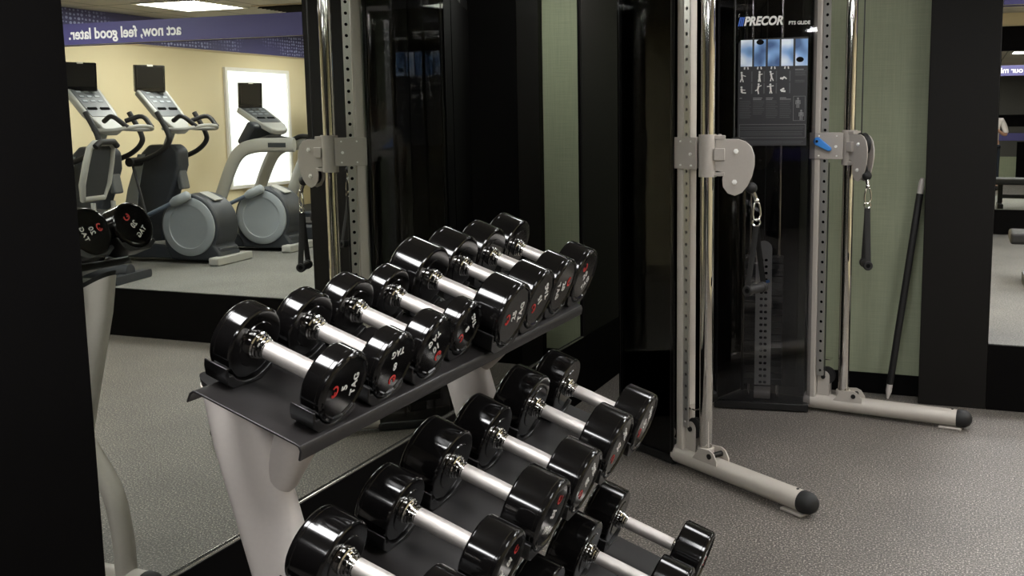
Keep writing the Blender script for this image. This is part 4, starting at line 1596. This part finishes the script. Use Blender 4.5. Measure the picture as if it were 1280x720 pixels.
# ------------------------------------------------------------------ the photographer
def skin_obj(name, verts, edges, m, parent, root=0, sub=2):
    """verts: (x, y, z, rx, ry)"""
    bm = bmesh.new()
    ly = bm.verts.layers.skin.verify()
    vs = []
    for i, v in enumerate(verts):
        q = bm.verts.new(v[:3])
        q[ly].radius = (v[3], v[4] if len(v) > 4 else v[3])
        q[ly].use_root = (i == root)
        vs.append(q)
    for a, b_ in edges:
        bm.edges.new((vs[a], vs[b_]))
    me = bpy.data.meshes.new(name)
    bm.to_mesh(me)
    bm.free()
    o = bpy.data.objects.new(name, me)
    COL.objects.link(o)
    o.parent = parent
    sm = o.modifiers.new('skin', 'SKIN')
    sm.use_smooth_shade = True
    s = o.modifiers.new('sub', 'SUBSURF')
    s.levels = s.render_levels = sub
    me.materials.append(m)
    return o


def chain(n0, pts, edges, verts, start):
    prev = start
    for p in pts:
        verts.append(p)
        edges.append((prev, len(verts) - 1))
        prev = len(verts) - 1
    return prev


PO = Vector((0.54, -0.52, 0.0))
pers = empty('person', PO)
tag(pers, 'person in a white shirt and dark trousers photographing, sleeve seen in mirror', 'person')
# body: pelvis, spine, neck, head, arms and legs as one surface
V, E_ = [(0, 0, 0.93, .135, .10)], []
chest = chain(0, [(0, 0, 1.06, .125, .09), (0, -.005, 1.22, .145, .10), (0, -.005, 1.36, .135, .085)], E_, V, 0)
neck = chain(0, [(0, .005, 1.45, .05, .05), (0, .015, 1.52, .052, .055), (0, .025, 1.58, .068, .08), (0, .03, 1.65, .076, .092), (0, .022, 1.72, .062, .075)], E_, V, chest)
# left arm reaches left and forward to the phone, right arm stays bent at the side
la = chain(0, [(-.17, 0, 1.40, .055), (-.27, .06, 1.30, .044), (-.38, .16, 1.24, .038), (-.44, .26, 1.34, .032), (-.495, .34, 1.42, .025), (-.552, .385, 1.452, .030, .016)], E_, V, chest)
ra = chain(0, [(.17, 0, 1.40, .055), (.235, .0, 1.26, .045), (.265, .02, 1.12, .040), (.20, .14, 1.14, .034), (.10, .26, 1.22, .028), (.07, .30, 1.245, .030, .016)], E_, V, chest)
for s in (-1, 1):
    chain(0, [(s * .09, 0, .86, .085), (s * .10, .01, .68, .068), (s * .105, .02, .48, .052), (s * .11, .0, .28, .045), (s * .115, -.02, .09, .032), (s * .12, .05, .035, .030), (s * .13, .14, .025, .026)], E_, V, 0)
# fingers
for tip0, dirs in ((la, ((-.30, .25), (-.20, .45), (-.10, .55), (.02, .55))), (ra, ((-.25, .45), (-.15, .55), (-.05, .6), (.05, .55)))):
    bx_, by_, bz_ = V[tip0][:3]
    for k, (dx, dy) in enumerate(dirs):
        ln = (.062, .072, .076, .066)[k]
        z0 = bz_ + (.018 - .012 * k)
        chain(0, [(bx_ + dx * ln * .55 - .004, by_ + dy * ln * .6, z0, .009), (bx_ + dx * ln * 1.0 - .004, by_ + dy * ln * 1.05, z0 + .004, .0085), (bx_ + dx * ln * 1.2 + .006, by_ + dy * ln * 1.35, z0 + .006, .0075)], E_, V, tip0)
    chain(0, [(bx_ + .022, by_ + .004, bz_ + .030, .011), (bx_ + .030, by_ + .025, bz_ + .050, .0095), (bx_ + .024, by_ + .042, bz_ + .062, .008)], E_, V, tip0)
skin_obj('body', V, E_, M['skin'], pers)
# shirt
V, E_ = [(0, 0, 0.92, .150, .115)], []
c = chain(0, [(0, 0, 1.06, .142, .108), (0, -.005, 1.22, .160, .116), (0, -.005, 1.36, .150, .100)], E_, V, 0)
chain(0, [(0, .004, 1.425, .066, .066)], E_, V, c)
chain(0, [(-.175, 0, 1.405, .070), (-.275, .062, 1.298, .060), (-.36, .14, 1.25, .052)], E_, V, c)
chain(0, [(.175, 0, 1.405, .070), (.240, .0, 1.26, .062), (.272, .015, 1.14, .056)], E_, V, c)
skin_obj('shirt', V, E_, M['shirt'], pers)
V, E_ = [(0, 0, 0.93, .146, .112)], []
for s in (-1, 1):
    chain(0, [(s * .09, 0, .85, .094), (s * .10, .01, .68, .078), (s * .105, .02, .48, .064), (s * .11, .0, .28, .058), (s * .115, -.015, .10, .055)], E_, V, 0)
skin_obj('trousers', V, E_, M['trousers'], pers)
for s in (-1, 1):
    b = MB()
    b.sphere((s * .125, .06, .045), 0.06, 0.85, 2.2, 0.75, 18)
    b.build('shoe', M['rubber'], pers)
b = MB()
b.sphere((0, -.018, 1.725), 0.092, 0.95, 1.05, 0.78, 24)
b.build('hair', M['hair'], pers)
b = MB()
b.sphere((0, .118, 1.625), 0.018, 0.75, 1.0, 1.3, 12)
b.build('nose', M['skin'], pers)
for s in (-1, 1):
    b = MB()
    b.sphere((s * .031, .102, 1.655), 0.012, 1.2, 0.7, 0.8, 12)
    b.build('eye', M['eye'], pers)
    b = MB()
    b.sphere((s * .080, .02, 1.635), 0.028, 0.4, 0.7, 1.1, 12)
    b.build('ear', M['skin'], pers)
b = MB()
b.sphere((0, .108, 1.585), 0.022, 1.1, 0.5, 0.35, 12)
b.build('mouth', M['lips'], pers)
ph = bx('phone', M['screen'], -0.075, 0.075, -0.058, -0.049, 1.445, 1.525, bevel=0.004)
tag(ph, 'dark phone held out sideways by the person in the white shirt', 'phone')

# ------------------------------------------------------------------ camera
cam = bpy.data.cameras.new('camera')
co = bpy.data.objects.new('camera', cam)
COL.objects.link(co)
r_ = Vector((0.93897054, 0.34388644, -0.00874336))
u_ = Vector((-0.03753201, 0.12767889, 0.99110517))
w_ = Vector((-0.34194397, 0.93029039, -0.13279346))
co.matrix_world = Matrix.Translation((0, 0, 1.55)) @ frame3(r_, u_, -w_).to_4x4()
cam.sensor_width = 36.0
cam.lens = 1251.985 / 1280 * 36
cam.shift_x = -(742.6 - 640) / 1280
cam.shift_y = -(360 - 314.06) / 1280
cam.clip_start = 0.02
cam.clip_end = 60
SC.camera = co

w = bpy.data.worlds.new('world')
w.use_nodes = True
w.node_tree.nodes['Background'].inputs['Color'].default_value = (0.02, 0.02, 0.02, 1)
SC.world = w
vs = SC.view_settings
vs.view_transform = 'Standard'
vs.look = 'None'
vs.gamma = 1.0
vs.use_curve_mapping = False
vs.exposure = 0.1
SC.cycles.max_bounces = 12
SC.cycles.transparent_max_bounces = 24
SC.cycles.glossy_bounces = 8
SC.cycles.diffuse_bounces = 5
